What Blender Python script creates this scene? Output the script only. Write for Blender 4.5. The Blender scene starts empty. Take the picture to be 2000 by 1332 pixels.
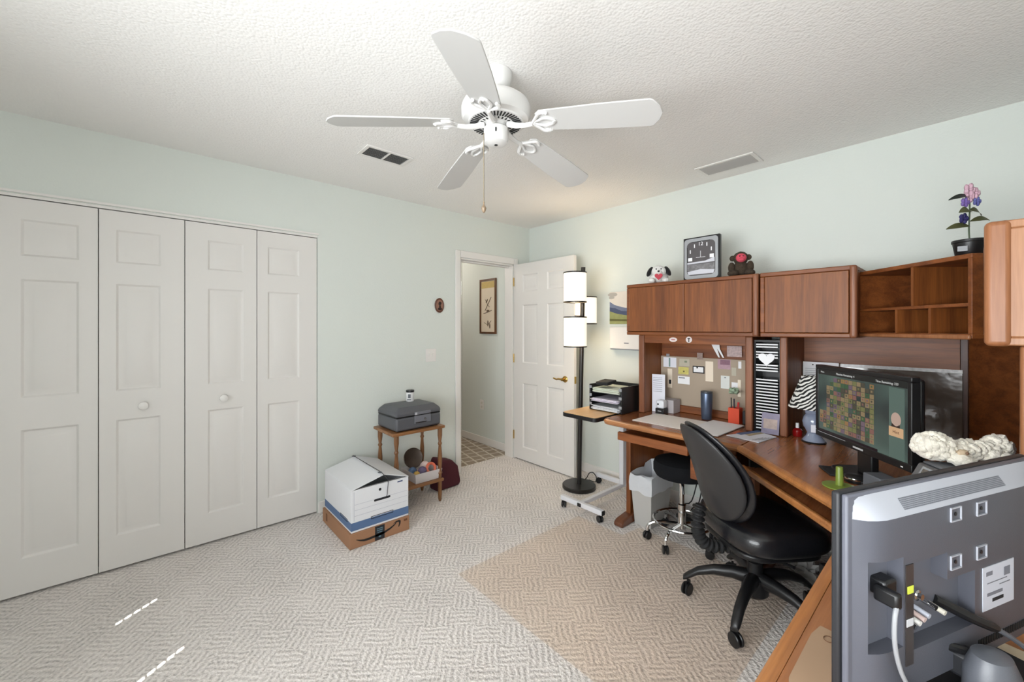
import bpy, bmesh, math, random
from mathutils import Vector, Matrix, noise
R = math.radians
PI = math.pi
random.seed(7)
sc = bpy.context.scene
COL = sc.collection

# ------------------------------------------------------------------ materials
def lin(c):
    return tuple(((v/255)/12.92 if v/255 <= .04045 else ((v/255+.055)/1.055)**2.4) for v in c)+(1,)
MATS = {}
def mat(name, rgb, rough=.5, metal=0, bump=0, bscale=60, spec=.5, vary=0, vscale=8, coat=0, emit=None, estr=0, trans=0, alpha=1, sheen=0):
    if name in MATS: return MATS[name]
    m = bpy.data.materials.new(name); m.use_nodes = True; MATS[name] = m
    nt = m.node_tree; N = nt.nodes; L = nt.links
    b = N['Principled BSDF']
    c = lin(rgb)
    b.inputs['Base Color'].default_value = c
    b.inputs['Roughness'].default_value = rough
    b.inputs['Metallic'].default_value = metal
    b.inputs['Specular IOR Level'].default_value = spec
    b.inputs['Coat Weight'].default_value = coat
    b.inputs['Transmission Weight'].default_value = trans
    b.inputs['Alpha'].default_value = alpha
    b.inputs['Sheen Weight'].default_value = sheen
    if emit:
        b.inputs['Emission Color'].default_value = lin(emit); b.inputs['Emission Strength'].default_value = estr
    tc = N.new('ShaderNodeTexCoord')
    if vary:
        n = N.new('ShaderNodeTexNoise'); n.inputs['Scale'].default_value = vscale; n.inputs['Detail'].default_value = 4
        L.new(tc.outputs['Object'], n.inputs['Vector'])
        r = N.new('ShaderNodeMix'); r.data_type = 'RGBA'
        r.inputs['A'].default_value = tuple(v*(1-vary) for v in c[:3])+(1,)
        r.inputs['B'].default_value = tuple(min(1, v*(1+vary)) for v in c[:3])+(1,)
        L.new(n.outputs['Fac'], r.inputs['Factor']); L.new(r.outputs['Result'], b.inputs['Base Color'])
    if bump:
        n = N.new('ShaderNodeTexNoise'); n.inputs['Scale'].default_value = bscale; n.inputs['Detail'].default_value = 3
        L.new(tc.outputs['Object'], n.inputs['Vector'])
        bp = N.new('ShaderNodeBump'); bp.inputs['Strength'].default_value = bump; bp.inputs['Distance'].default_value = .01
        L.new(n.outputs['Fac'], bp.inputs['Height']); L.new(bp.outputs['Normal'], b.inputs['Normal'])
    return m
def wood(name, c1, c2, axis='Z', rough=.4, scale=1.0, coat=.1):
    if name in MATS: return MATS[name]
    m = bpy.data.materials.new(name); m.use_nodes = True; MATS[name] = m
    nt = m.node_tree; N = nt.nodes; L = nt.links; b = N['Principled BSDF']
    tc = N.new('ShaderNodeTexCoord'); mp = N.new('ShaderNodeMapping')
    s = {'X': (1.2, 22, 22), 'Y': (22, 1.2, 22), 'Z': (22, 22, 1.2), 'D': (16, 16, 16)}[axis]
    mp.inputs['Scale'].default_value = tuple(v*scale for v in s)
    if axis == 'D':
        mp.inputs['Rotation'].default_value = (0, 0, R(-45)); mp.inputs['Scale'].default_value = (1.2*scale, 22*scale, 22*scale)
    n = N.new('ShaderNodeTexNoise'); n.inputs['Scale'].default_value = 1; n.inputs['Detail'].default_value = 5; n.inputs['Distortion'].default_value = .6
    n2 = N.new('ShaderNodeTexNoise'); n2.inputs['Scale'].default_value = 9; n2.inputs['Detail'].default_value = 3
    L.new(tc.outputs['Object'], mp.inputs['Vector']); L.new(mp.outputs['Vector'], n.inputs['Vector']); L.new(mp.outputs['Vector'], n2.inputs['Vector'])
    ad = N.new('ShaderNodeMath'); ad.operation = 'MULTIPLY_ADD'; ad.inputs[1].default_value = .35; L.new(n2.outputs['Fac'], ad.inputs[0]); 
    ml = N.new('ShaderNodeMath'); ml.operation = 'MULTIPLY'; ml.inputs[1].default_value = .75; L.new(n.outputs['Fac'], ml.inputs[0]); L.new(ml.outputs[0], ad.inputs[2])
    cr = N.new('ShaderNodeValToRGB'); cr.color_ramp.elements[0].position = .36; cr.color_ramp.elements[0].color = lin(c1)
    cr.color_ramp.elements[1].position = .68; cr.color_ramp.elements[1].color = lin(c2)
    L.new(ad.outputs[0], cr.inputs['Fac']); L.new(cr.outputs['Color'], b.inputs['Base Color'])
    b.inputs['Roughness'].default_value = rough; b.inputs['Coat Weight'].default_value = coat; b.inputs['Coat Roughness'].default_value = .25
    return m

# ------------------------------------------------------------------ mesh helpers
def quad(bm, pts, mi=0):
    f = bm.faces.new([bm.verts.new(p) for p in pts]); f.material_index = mi; return f
def box(bm, x0, x1, y0, y1, z0, z1, mi=0, M=None):
    if x0 > x1: x0, x1 = x1, x0
    if y0 > y1: y0, y1 = y1, y0
    if z0 > z1: z0, z1 = z1, z0
    v = [Vector((x, y, z)) for z in (z0, z1) for y in (y0, y1) for x in (x0, x1)]
    if M is not None: v = [M @ p for p in v]
    v = [bm.verts.new(p) for p in v]
    for f in ((0, 2, 3, 1), (4, 5, 7, 6), (0, 1, 5, 4), (2, 6, 7, 3), (0, 4, 6, 2), (1, 3, 7, 5)):
        bm.faces.new([v[i] for i in f]).material_index = mi
def prism(bm, poly, z0, z1, mi=0, M=None):
    """poly in xy (ccw), extruded in z"""
    a = [Vector((p[0], p[1], z0)) for p in poly]; b = [Vector((p[0], p[1], z1)) for p in poly]
    if M is not None: a = [M @ p for p in a]; b = [M @ p for p in b]
    a = [bm.verts.new(p) for p in a]; b = [bm.verts.new(p) for p in b]; n = len(a)
    fs = [bm.faces.new(a[::-1]), bm.faces.new(b)]
    for i in range(n): fs.append(bm.faces.new([a[i], a[(i+1) % n], b[(i+1) % n], b[i]]))
    for f in fs: f.material_index = mi
def axmat(p0, p1):
    p0 = Vector(p0); d = Vector(p1)-p0
    q = Vector((0, 0, 1)).rotation_difference(d.normalized()) if d.length else None
    return Matrix.Translation(p0) @ q.to_matrix().to_4x4(), d.length
def lathe(bm, prof, seg=24, M=None, mi=0, sx=1, sy=1):
    """prof list of (r,z) from bottom to top"""
    rings = []
    for r, z in prof:
        if r < 1e-5:
            p = Vector((0, 0, z)); rings.append([bm.verts.new(M @ p if M is not None else p)])
        else:
            ring = []
            for i in range(seg):
                a = 2*PI*i/seg; p = Vector((r*sx*math.cos(a), r*sy*math.sin(a), z))
                ring.append(bm.verts.new(M @ p if M is not None else p))
            rings.append(ring)
    for A, B in zip(rings, rings[1:]):
        for i in range(seg):
            j = (i+1) % seg
            if len(A) == 1 and len(B) == 1: continue
            if len(A) == 1: f = [A[0], B[j], B[i]]
            elif len(B) == 1: f = [A[i], A[j], B[0]]
            else: f = [A[i], A[j], B[j], B[i]]
            bm.faces.new(f).material_index = mi
    for ring, rev in ((rings[0], True), (rings[-1], False)):
        if len(ring) > 1: bm.faces.new(ring[::-1] if rev else ring).material_index = mi
def cyl(bm, p0, p1, r0, r1=None, seg=20, mi=0):
    M, l = axmat(p0, p1); lathe(bm, [(r0, 0), (r0 if r1 is None else r1, l)], seg, M, mi)
def tube(bm, pts, r, seg=8, mi=0, closed=False, sub=0):
    pts = [Vector(p) for p in pts]
    if sub:   # catmull-rom
        out = []; n = len(pts)
        for i in range(n-1 if not closed else n):
            p0 = pts[(i-1) % n] if (closed or i > 0) else pts[0]; p1 = pts[i]; p2 = pts[(i+1) % n]
            p3 = pts[(i+2) % n] if (closed or i+2 < n) else pts[-1]
            for k in range(sub):
                t = k/sub
                out.append(.5*((2*p1)+(-p0+p2)*t+(2*p0-5*p1+4*p2-p3)*t*t+(-p0+3*p1-3*p2+p3)*t**3))
        if not closed: out.append(pts[-1])
        pts = out
    n = len(pts); rings = []; up = None
    for i, p in enumerate(pts):
        a = pts[i-1] if (i > 0 or closed) else p; b = pts[(i+1) % n] if (i < n-1 or closed) else p
        t = (b-a).normalized()
        if up is None:
            up = Vector((0, 0, 1)) if abs(t.z) < .9 else Vector((1, 0, 0))
        s = t.cross(up).normalized(); up = s.cross(t).normalized()
        rr = r[min(len(r)-1, i//(sub or 1))] if isinstance(r, (list, tuple)) else r
        rings.append([bm.verts.new(p+rr*(math.cos(2*PI*k/seg)*s+math.sin(2*PI*k/seg)*up)) for k in range(seg)])
    for i in range(n if closed else n-1):
        A = rings[i]; B = rings[(i+1) % n]
        for k in range(seg):
            bm.faces.new([A[k], A[(k+1) % seg], B[(k+1) % seg], B[k]]).material_index = mi
    if not closed:
        bm.faces.new(rings[0][::-1]).material_index = mi; bm.faces.new(rings[-1]).material_index = mi
def ell(bm, c, r, seg=16, rings=10, mi=0, M=None, jit=0):
    T = Matrix.Translation(Vector(c))
    if M is not None: T = T @ M
    prev = None; vs = []
    for i in range(rings+1):
        th = PI*i/rings
        row = []
        for k in range(1 if i in (0, rings) else seg):
            a = 2*PI*k/seg
            d = Vector((math.sin(th)*math.cos(a), math.sin(th)*math.sin(a), -math.cos(th)))
            q = 1+jit*noise.noise(Vector(c)*37+d*2.6)
            row.append(bm.verts.new(T @ Vector((d.x*r[0]*q, d.y*r[1]*q, d.z*r[2]*q))))
        vs.append(row)
    for A, B in zip(vs, vs[1:]):
        for k in range(seg):
            j = (k+1) % seg
            if len(A) == 1: f = [A[0], B[j], B[k]]
            elif len(B) == 1: f = [A[k], A[j], B[0]]
            else: f = [A[k], A[j], B[j], B[k]]
            bm.faces.new(f).material_index = mi
def rrect(w, h, r, n=5, cx=0, cy=0):
    out = []
    for (sx, sy, a0) in ((1, 1, 0), (-1, 1, 90), (-1, -1, 180), (1, -1, 270)):
        for k in range(n+1):
            a = R(a0+90*k/n); out.append((cx+sx*(w/2-r)+r*math.cos(a), cy+sy*(h/2-r)+r*math.sin(a)))
    return out
def new(): return bmesh.new()
def obj(name, bm, mats, parent=None, bevel=0, smooth=35, loc=None, rot=None, label=None, seg=2, sub=0):
    bmesh.ops.recalc_face_normals(bm, faces=bm.faces)
    me = bpy.data.meshes.new(name); bm.to_mesh(me); bm.free()
    if not isinstance(mats, (list, tuple)): mats = [mats]
    for m in mats: me.materials.append(m)
    if smooth:
        me.polygons.foreach_set('use_smooth', [True]*len(me.polygons)); me.set_sharp_from_angle(angle=R(smooth))
    o = bpy.data.objects.new(name, me); COL.objects.link(o)
    if parent: o.parent = parent
    if loc: o.location = loc
    if rot: o.rotation_euler = rot
    if bevel:
        b = o.modifiers.new('bevel', 'BEVEL'); b.width = bevel; b.segments = seg; b.limit_method = 'ANGLE'; b.angle_limit = R(40)
    if sub:
        s = o.modifiers.new('sub', 'SUBSURF'); s.levels = sub; s.render_levels = sub
    if label: o['label'] = label
    return o
def tag(o, label, cat, group=None, kind=None):
    o['label'] = label; o['category'] = cat
    if group: o['group'] = group
    if kind: o['kind'] = kind
    return o
def thing(name, label, cat, loc=(0, 0, 0), rz=0, group=None):
    o = bpy.data.objects.new(name, None); COL.objects.link(o); o.location = loc; o.rotation_euler = (0, 0, rz)
    o.empty_display_size = .1
    return tag(o, label, cat, group)
def struct(name, bm, m, smooth=0, bevel=0, parent=None):
    o = obj(name, bm, m, smooth=smooth, bevel=bevel, parent=parent)
    if parent is None: o['kind'] = 'structure'
    return o
def P(name, parent, m, fn, **k):
    bm = new(); fn(bm); return obj(name, bm, m, parent, **k)
def text_obj(name, s, size, m, parent, loc, rot, depth=.0004, align='CENTER', M=None):
    cu = bpy.data.curves.new(name, 'FONT'); cu.body = s; cu.size = size; cu.extrude = depth; cu.align_x = align; cu.align_y = 'CENTER'
    t = bpy.data.objects.new(name, cu); COL.objects.link(t)
    dg = bpy.context.evaluated_depsgraph_get()
    me = bpy.data.meshes.new_from_object(t.evaluated_get(dg))
    bpy.data.objects.remove(t); bpy.data.curves.remove(cu)
    me.materials.clear(); me.materials.append(m)
    o = bpy.data.objects.new(name, me); COL.objects.link(o); o.parent = parent
    if M is not None: o.matrix_local = M
    else: o.location = loc; o.rotation_euler = rot
    return o

# ------------------------------------------------------------------ palette
def knock(name, rgb, strength, scale, dist=.004):
    m = mat(name, rgb, rough=.9, spec=.2)
    nt = m.node_tree; N = nt.nodes; L = nt.links; b = N['Principled BSDF']
    tc = N.new('ShaderNodeTexCoord')
    n = N.new('ShaderNodeTexNoise'); n.inputs['Scale'].default_value = scale; n.inputs['Detail'].default_value = 4
    v = N.new('ShaderNodeTexVoronoi'); v.inputs['Scale'].default_value = scale*1.6
    L.new(tc.outputs['Object'], n.inputs['Vector']); L.new(tc.outputs['Object'], v.inputs['Vector'])
    a = N.new('ShaderNodeMath'); a.operation = 'SUBTRACT'; L.new(n.outputs['Fac'], a.inputs[0]); L.new(v.outputs['Distance'], a.inputs[1])
    bp = N.new('ShaderNodeBump'); bp.inputs['Strength'].default_value = strength; bp.inputs['Distance'].default_value = dist
    L.new(a.outputs[0], bp.inputs['Height']); L.new(bp.outputs['Normal'], b.inputs['Normal'])
    return m
M_wall = knock('wall_paint', (219, 224, 218), .25, 60, .002)
M_ceil = knock('ceiling_texture', (240, 238, 235), .4, 55, .004)
M_white = mat('white_paint', (226, 223, 219), rough=.45)
M_trim = mat('white_trim', (232, 229, 225), rough=.4)
M_dark = mat('closet_darkness', (16, 15, 14), rough=.9)  # closet interior's shade put into a near-black wall colour
M_cab = wood('cherry_panel', (94, 48, 19), (138, 80, 36), 'Z', rough=.5, scale=.8, coat=0)
M_cabh = wood('cherry_panel_across', (96, 48, 20), (140, 80, 38), 'Y', rough=.45, coat=0)
M_cabx = wood('cherry_panel_along', (104, 56, 30), (150, 90, 54), 'X', rough=.34)
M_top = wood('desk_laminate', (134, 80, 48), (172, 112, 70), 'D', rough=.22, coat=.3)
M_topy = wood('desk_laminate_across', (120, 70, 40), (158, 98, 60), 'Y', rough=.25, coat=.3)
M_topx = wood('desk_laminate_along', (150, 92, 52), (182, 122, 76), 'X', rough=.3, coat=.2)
M_edge = wood('oak_edge', (124, 76, 44), (166, 110, 72), 'Z', rough=.42, coat=.05, scale=.7)
M_edgey = wood('oak_edge_across', (134, 84, 48), (180, 122, 76), 'Y', rough=.3, coat=.25)
M_edgex = wood('oak_edge_along', (152, 94, 48), (192, 128, 74), 'X', rough=.3, coat=.25)
M_edged = wood('oak_edge_diagonal', (142, 88, 46), (188, 126, 74), 'D', rough=.3, coat=.25)
M_post = wood('cherry_post', (104, 60, 38), (142, 90, 62), 'Z', rough=.45, coat=0)
M_footx = wood('cherry_foot', (84, 44, 26), (118, 70, 44), 'X', rough=.3, coat=.25)
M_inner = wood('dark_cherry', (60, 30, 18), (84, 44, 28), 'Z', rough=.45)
M_black = mat('black_plastic', (22, 22, 24), rough=.38)
M_blackm = mat('black_matte', (24, 24, 26), rough=.7)
M_leather = mat('black_leather', (24, 24, 28), rough=.3, bump=.1, bscale=180, coat=.3)
M_fabric = mat('black_fabric', (20, 21, 24), rough=.95, bump=.3, bscale=400, spec=.2)
M_chrome = mat('chrome', (215, 215, 215), rough=.12, metal=1)
M_brass = mat('brass', (196, 160, 88), rough=.22, metal=1)
M_grey = mat('grey_plastic', (92, 95, 102), rough=.35, bump=.05, bscale=500)
M_lgrey = mat('light_grey_plastic', (150, 152, 156), rough=.4)
M_paper = mat('white_paper', (244, 244, 246), rough=.7)
M_paperb = mat('bluish_paper', (228, 229, 238), rough=.7)
M_cream = mat('cream_paper', (240, 226, 206), rough=.7)
M_ink = mat('grey_ink', (120, 122, 132), rough=.8)
M_inkd = mat('dark_ink', (30, 30, 34), rough=.8)

# carpet
def carpet():
    m = bpy.data.materials.new('carpet'); m.use_nodes = True; nt = m.node_tree; N = nt.nodes; L = nt.links; b = N['Principled BSDF']
    tc = N.new('ShaderNodeTexCoord'); mp = N.new('ShaderNodeMapping'); mp.inputs['Rotation'].default_value = (0, 0, R(40))
    L.new(tc.outputs['Object'], mp.inputs['Vector'])
    ck = N.new('ShaderNodeTexChecker'); ck.inputs['Scale'].default_value = 8.5; L.new(mp.outputs['Vector'], ck.inputs['Vector'])
    ck.inputs['Color1'].default_value = (1, 1, 1, 1); ck.inputs['Color2'].default_value = (0, 0, 0, 1)
    def wv(d, s):
        w = N.new('ShaderNodeTexWave'); w.bands_direction = d; w.inputs['Scale'].default_value = s
        w.inputs['Distortion'].default_value = 3; w.inputs['Detail'].default_value = 1; w.inputs['Detail Scale'].default_value = 1.2
        L.new(mp.outputs['Vector'], w.inputs['Vector']); return w
    w1 = wv('Y', 12); w2 = wv('X', 12)
    mx = N.new('ShaderNodeMix'); mx.data_type = 'FLOAT'; L.new(ck.outputs['Fac'], mx.inputs['Factor'])
    L.new(w1.outputs['Fac'], mx.inputs['A']); L.new(w2.outputs['Fac'], mx.inputs['B'])
    n = N.new('ShaderNodeTexNoise'); n.inputs['Scale'].default_value = 95; n.inputs['Detail'].default_value = 2; L.new(tc.outputs['Object'], n.inputs['Vector'])
    n2 = N.new('ShaderNodeTexNoise'); n2.inputs['Scale'].default_value = 3; L.new(tc.outputs['Object'], n2.inputs['Vector'])
    a = N.new('ShaderNodeMath'); a.operation = 'MULTIPLY_ADD'; a.inputs[1].default_value = .36; L.new(mx.outputs['Result'], a.inputs[0])
    c = N.new('ShaderNodeMath'); c.operation = 'MULTIPLY_ADD'; c.inputs[1].default_value = 1.3; c.inputs[2].default_value = -.40; L.new(n.outputs['Fac'], c.inputs[0]); L.new(c.outputs[0], a.inputs[2])
    a2 = N.new('ShaderNodeMath'); a2.operation = 'MULTIPLY_ADD'; a2.inputs[1].default_value = .35; L.new(n2.outputs['Fac'], a2.inputs[0]); L.new(a.outputs[0], a2.inputs[2])
    cr = N.new('ShaderNodeValToRGB'); e = cr.color_ramp.elements
    e[0].position = .1; e[0].color = lin((164, 159, 154)); e[1].position = .95; e[1].color = lin((242, 236, 231))
    k = cr.color_ramp.elements.new(.5); k.color = lin((215, 208, 203))
    L.new(a2.outputs[0], cr.inputs['Fac']); L.new(cr.outputs['Color'], b.inputs['Base Color'])
    b.inputs['Roughness'].default_value = .95; b.inputs['Specular IOR Level'].default_value = .1; b.inputs['Sheen Weight'].default_value = .2
    bp = N.new('ShaderNodeBump'); bp.inputs['Strength'].default_value = .7; bp.inputs['Distance'].default_value = .008
    L.new(a.outputs[0], bp.inputs['Height']); L.new(bp.outputs['Normal'], b.inputs['Normal'])
    return m
M_carpet = carpet()
def hallfloor():
    m = bpy.data.materials.new('hall_carpet_shaded'); m.use_nodes = True; nt = m.node_tree; N = nt.nodes; L = nt.links; b = N['Principled BSDF']
    tc = N.new('ShaderNodeTexCoord'); mp = N.new('ShaderNodeMapping'); mp.inputs['Rotation'].default_value = (0, 0, R(12)); mp.inputs['Scale'].default_value = (6, 6, 6)
    L.new(tc.outputs['Object'], mp.inputs['Vector'])
    br = N.new('ShaderNodeTexBrick'); br.offset = 0; br.inputs['Scale'].default_value = 1; br.inputs['Mortar Size'].default_value = .06
    br.inputs['Brick Width'].default_value = .7; br.inputs['Row Height'].default_value = .7
    br.inputs['Color1'].default_value = lin((160, 146, 130)); br.inputs['Color2'].default_value = lin((146, 132, 116)); br.inputs['Mortar'].default_value = lin((205, 196, 182))  # darker, browner tones carry the shade of the hall
    L.new(mp.outputs['Vector'], br.inputs['Vector']); L.new(br.outputs['Color'], b.inputs['Base Color']); b.inputs['Roughness'].default_value = .9
    return m
M_hall = hallfloor()

# ================================================================== ROOM
H = 2.45; YA = 3.2; XB = 3.11; YC = -.545; XD = -1.25
bm = new(); box(bm, XD-.1, XB+.1, YC-.1, YA+.12, -.05, 0); struct('floor', bm, M_carpet)
bm = new(); box(bm, 1.3, 5.2, YA+.121, 5.7, -.05, -.001); struct('floor.001', bm, M_hall)
bm = new(); box(bm, XD-.1, 5.2, YC-.1, 5.7, H, H+.05); struct('ceiling', bm, M_ceil)
CX0, CX1, CZ = -.592, .931, 2.048         # closet opening
DX0, DX1, DZ = 2.195, 2.876, 2.035        # doorway
bm = new()
box(bm, XD, CX0, YA, YA+.12, 0, H); box(bm, CX0, CX1, YA, YA+.12, CZ, H); box(bm, CX1, DX0, YA, YA+.12, 0, H)
box(bm, DX0, DX1, YA, YA+.12, DZ, H); box(bm, DX1, XB, YA, YA+.12, 0, H)
struct('wall_left', bm, M_wall)
bm = new(); box(bm, XB, XB+.1, YC, YA, 0, H); struct('wall_right', bm, M_wall)
# rear wall behind the camera, with a window closed off by a blind
WY0, WY1, WZ0, WZ1 = -.1, 1.95, .85, 2.05
bm = new()
box(bm, XD-.12, XD, YC, WY0, 0, H); box(bm, XD-.12, XD, WY1, YA+.12, 0, H); box(bm, XD-.12, XD, WY0, WY1, 0, WZ0); box(bm, XD-.12, XD, WY0, WY1, WZ1, H)
struct('wall_rear', bm, M_wall)
bm = new(); box(bm, XD, XB, YC-.1, YC, 0, H); struct('wall_front', bm, M_wall)
# closet interior
bm = new()
box(bm, CX0-.2, CX1+.2, 3.85, 3.9, 0, H); box(bm, CX0-.25, CX0-.2, YA+.12, 3.9, 0, H); box(bm, CX1+.2, CX1+.25, YA+.12, 3.9, 0, H); box(bm, CX0-.25, CX1+.25, YA+.12, 3.9, -.05, 0)
struct('wall_closet', bm, M_dark)
# hall
bm = new(); box(bm, 2.95, 3.07, YA+.121, 4.25, 0, H); struct('wall_hall', bm, M_wall)
bm = new(); box(bm, 1.3, 5.2, 5.6, 5.7, 0, H); box(bm, 5.1, 5.2, YA+.121, 5.6, 0, H); box(bm, 1.3, 1.4, YA+.121, 5.6, 0, H); box(bm, 3.07, 5.1, YA+.121, YA+.2, 0, H)
struct('wall_hall_far', bm, mat('far_wall', (196, 186, 174), rough=.9))
def bboard(name, x0, x1, y0, y1):
    bm = new(); box(bm, x0, x1, y0, y1, 0, .085); struct(name, bm, M_trim, bevel=.005)
bboard('baseboard_left', CX1+.004, DX0-.06, YA-.012, YA-.0005); bboard('baseboard_right', XB-.012, XB-.0005, YC, 3.2)
bboard('baseboard_hall', 2.938, 2.9495, YA+.122, 4.25); bboard('baseboard_corner', DX1+.055, XB-.013, YA-.012, YA-.0005)
# door casing and jambs
bm = new()
box(bm, DX0-.055, DX0, YA-.016, YA-.0005, 0, DZ+.065); box(bm, DX1, DX1+.05, YA-.016, YA-.0005, 0, DZ+.065); box(bm, DX0, DX1, YA-.016, YA-.0005, DZ, DZ+.065)
struct('trim_1', bm, M_trim, bevel=.005, smooth=30)
bm = new()
box(bm, DX0, DX0+.016, YA-.0004, YA+.125, 0, DZ); box(bm, DX1-.016, DX1, YA-.0004, YA+.125, 0, DZ); box(bm, DX0, DX1, YA-.0004, YA+.125, DZ-.016, DZ)
box(bm, DX0+.016, DX0+.026, YA+.05, YA+.09, 0, DZ-.016); box(bm, DX0+.016, DX1-.016, YA+.05, YA+.09, DZ-.03, DZ-.016)
struct('trim_2', bm, M_trim, bevel=.003, smooth=30)
# closet header bead
bm = new(); box(bm, CX0-.01, CX1+.006, YA-.012, YA-.0005, CZ+.004, CZ+.016); box(bm, CX0, CX1, YA+.004, YA+.03, CZ-.014, CZ)
struct('trim_3', bm, M_trim, smooth=0)
# hall opening edge
bm = new(); box(bm, 2.945, 3.075, 4.25, 4.262, 0, H); struct('trim_4', bm, M_wall)

# ---- moulded panel face
def moulded(bm, w, z0, z1, panels, y=0, flip=1, depth=.009, t=.034):
    """door slab in xz, front face at y (normal -y*flip), thickness t away from the viewer"""
    xs = sorted({0, w} | {p[0] for p in panels} | {p[1] for p in panels}); zs = sorted({z0, z1} | {p[2] for p in panels} | {p[3] for p in panels})
    def inp(a, b, c, d):
        return any(p[0] <= a+1e-6 and b <= p[1]+1e-6 and p[2] <= c+1e-6 and d <= p[3]+1e-6 for p in panels)
    for i in range(len(xs)-1):
        for j in range(len(zs)-1):
            if not inp(xs[i], xs[i+1], zs[j], zs[j+1]):
                quad(bm, [(xs[i], y, zs[j]), (xs[i+1], y, zs[j]), (xs[i+1], y, zs[j+1]), (xs[i], y, zs[j+1])])
    for a, b, c, d in panels:
        lv = [(0, 0), (.010, 1), (.022, 1), (.042, .25), (.046, .15)]
        pr = None
        for k, (ins, dp) in enumerate(lv):
            yy = y+flip*depth*dp
            cur = [(a+ins, yy, c+ins), (b-ins, yy, c+ins), (b-ins, yy, d-ins), (a+ins, yy, d-ins)]
            if pr:
                for q in range(4): quad(bm, [pr[q], pr[(q+1) % 4], cur[(q+1) % 4], cur[q]])
            pr = cur
        quad(bm, pr)
    yb = y+flip*t
    quad(bm, [(0, yb, z0), (w, yb, z0), (w, yb, z1), (0, yb, z1)])
    quad(bm, [(0, y, z0), (0, yb, z0), (0, yb, z1), (0, y, z1)]); quad(bm, [(w, y, z0), (w, yb, z0), (w, yb, z1), (w, y, z1)])
    quad(bm, [(0, y, z0), (w, y, z0), (w, yb, z0), (0, yb, z0)]); quad(bm, [(0, y, z1), (w, y, z1), (w, yb, z1), (0, yb, z1)])
def merge(bm): bmesh.ops.remove_doubles(bm, verts=bm.verts, dist=1e-5)

# bifold closet leaves
leaves = [(-.587, -.2085, .103, .072), (-.2045, .1645, .068, .110), (.1685, .545, .112, .075), (.549, .9265, .062, .118)]
wlab = ['leftmost closet leaf, at the left frame edge', 'second closet leaf from the left, with a round knob', 'third closet leaf, with a round knob', 'rightmost closet leaf beside the wall']
for i, (a, b, ml, mr) in enumerate(leaves):
    w = b-a
    root = bpy.data.objects.new('door_%d' % (i+1), None); COL.objects.link(root); root.location = (a, YA+.003, 0); root['kind'] = 'structure'
    bm = new(); moulded(bm, w, .014, 2.028, [(ml, w-mr, .195, .848), (ml, w-mr, 1.012, 1.618), (ml, w-mr, 1.736, 1.924)]); merge(bm)
    obj('leaf', bm, M_white, root, smooth=25, bevel=.0015)
    if i in (1, 2):
        x = {1: -.022, 2: .36}[i]-a
        def kn(bm): lathe(bm, [(.011, 0), (.009, .012), (.018, .02), (.0225, .028), (.0215, .036), (.012, .041), (0, .042)], 24, Matrix.Translation((x, 0, .919)) @ Matrix.Rotation(R(90), 4, 'X'))
        P('knob', root, M_trim, kn)
# bedroom door (open, parallel with the right wall)
root = bpy.data.objects.new('door_5', None); COL.objects.link(root); root.location = (2.876, 3.19, 0); root.rotation_euler = (0, 0, R(-90)); root['kind'] = 'structure'
bm = new(); pc = []
for (a, b) in ((.13, .345), (.475, .69)):
    pc += [(a, b, .14, .80), (a, b, 1.01, 1.605), (a, b, 1.74, 1.915)]
moulded(bm, .81, .012, 2.03, pc); merge(bm); obj('leaf', bm, M_white, root, smooth=25, bevel=.0015)
def dh(bm):
    M0 = Matrix.Translation((.705, 0, .893)) @ Matrix.Rotation(R(90), 4, 'X')
    lathe(bm, [(.03, 0), (.029, .006), (.02, .011), (.011, .014), (.011, .04), (.014, .045), (0, .048)], 24, M0)
    tube(bm, [(.705, -.043, .893), (.665, -.047, .896), (.635, -.044, .889), (.605, -.043, .896), (.595, -.043, .9)], [.010, .009, .008, .007, .005], seg=8)
P('door_handle', root, M_brass, dh)
P('latch_plate', root, M_brass, lambda bm: box(bm, .8095, .8125, .006, .028, .86, .925))
for z in (.25, 1.05, 1.85):
    P('hinge', root, M_brass, lambda bm: cyl(bm, (0.0, -.005, z-.045), (0.0, -.005, z+.045), .006))

# window blind behind the camera: closed slats with cord holes
SUN_T = .67
blind = bpy.data.objects.new('window_1', None); COL.objects.link(blind); blind.location = (XD-.03, 0, 0); blind['kind'] = 'structure'
holes = []
for (yc, dist0) in ((1.744, 1.462), (1.196, 1.562)):
    for k in range(5):
        z = (dist0+.012+k*.0385)*SUN_T; holes.append((yc-.009, yc+.009, z-.0085, z+.0085, yc))
ys = sorted({WY0, WY1, *[h[0] for h in holes], *[h[1] for h in holes]}); 
bm = new()
for i in range(len(ys)-1):
    hz = sorted([(h[2], h[3]) for h in holes if h[0] <= ys[i]+1e-6 and ys[i+1] <= h[1]+1e-6])
    z = WZ0
    for a, b in hz+[(WZ1, WZ1)]:
        if a > z: box(bm, -.004, 0, ys[i], ys[i+1], z, a)
        z = b
obj('blind_slats', bm, mat('blind', (225, 222, 214), rough=.6), blind, smooth=0)
P('window_frame', blind, M_trim, lambda bm: [box(bm, -.08, -.05, WY0, WY1, z0, z1) for z0, z1 in ((WZ0, WZ0+.04), (WZ1-.04, WZ1))]+[box(bm, -.08, -.05, y, y+.04, WZ0, WZ1) for y in (WY0, .9, WY1-.04)], smooth=0)

w3 = bpy.data.objects.new('window_added', None); COL.objects.link(w3); w3.location = (-.35, YC+.001, 0); w3['kind'] = 'structure'  # unseen window added only to go with the closet fill light
P('window_frame', w3, M_trim, lambda bm: [box(bm, -.68, .68, 0, .02, .70, .74), box(bm, -.68, .68, 0, .02, 2.06, 2.10), box(bm, -.68, -.64, 0, .02, .74, 2.06), box(bm, .64, .68, 0, .02, .74, 2.06)], smooth=0)
P('blind_slats', w3, MATS['blind'], lambda bm: box(bm, -.64, .64, .002, .006, .74, 2.06), smooth=0)

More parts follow.
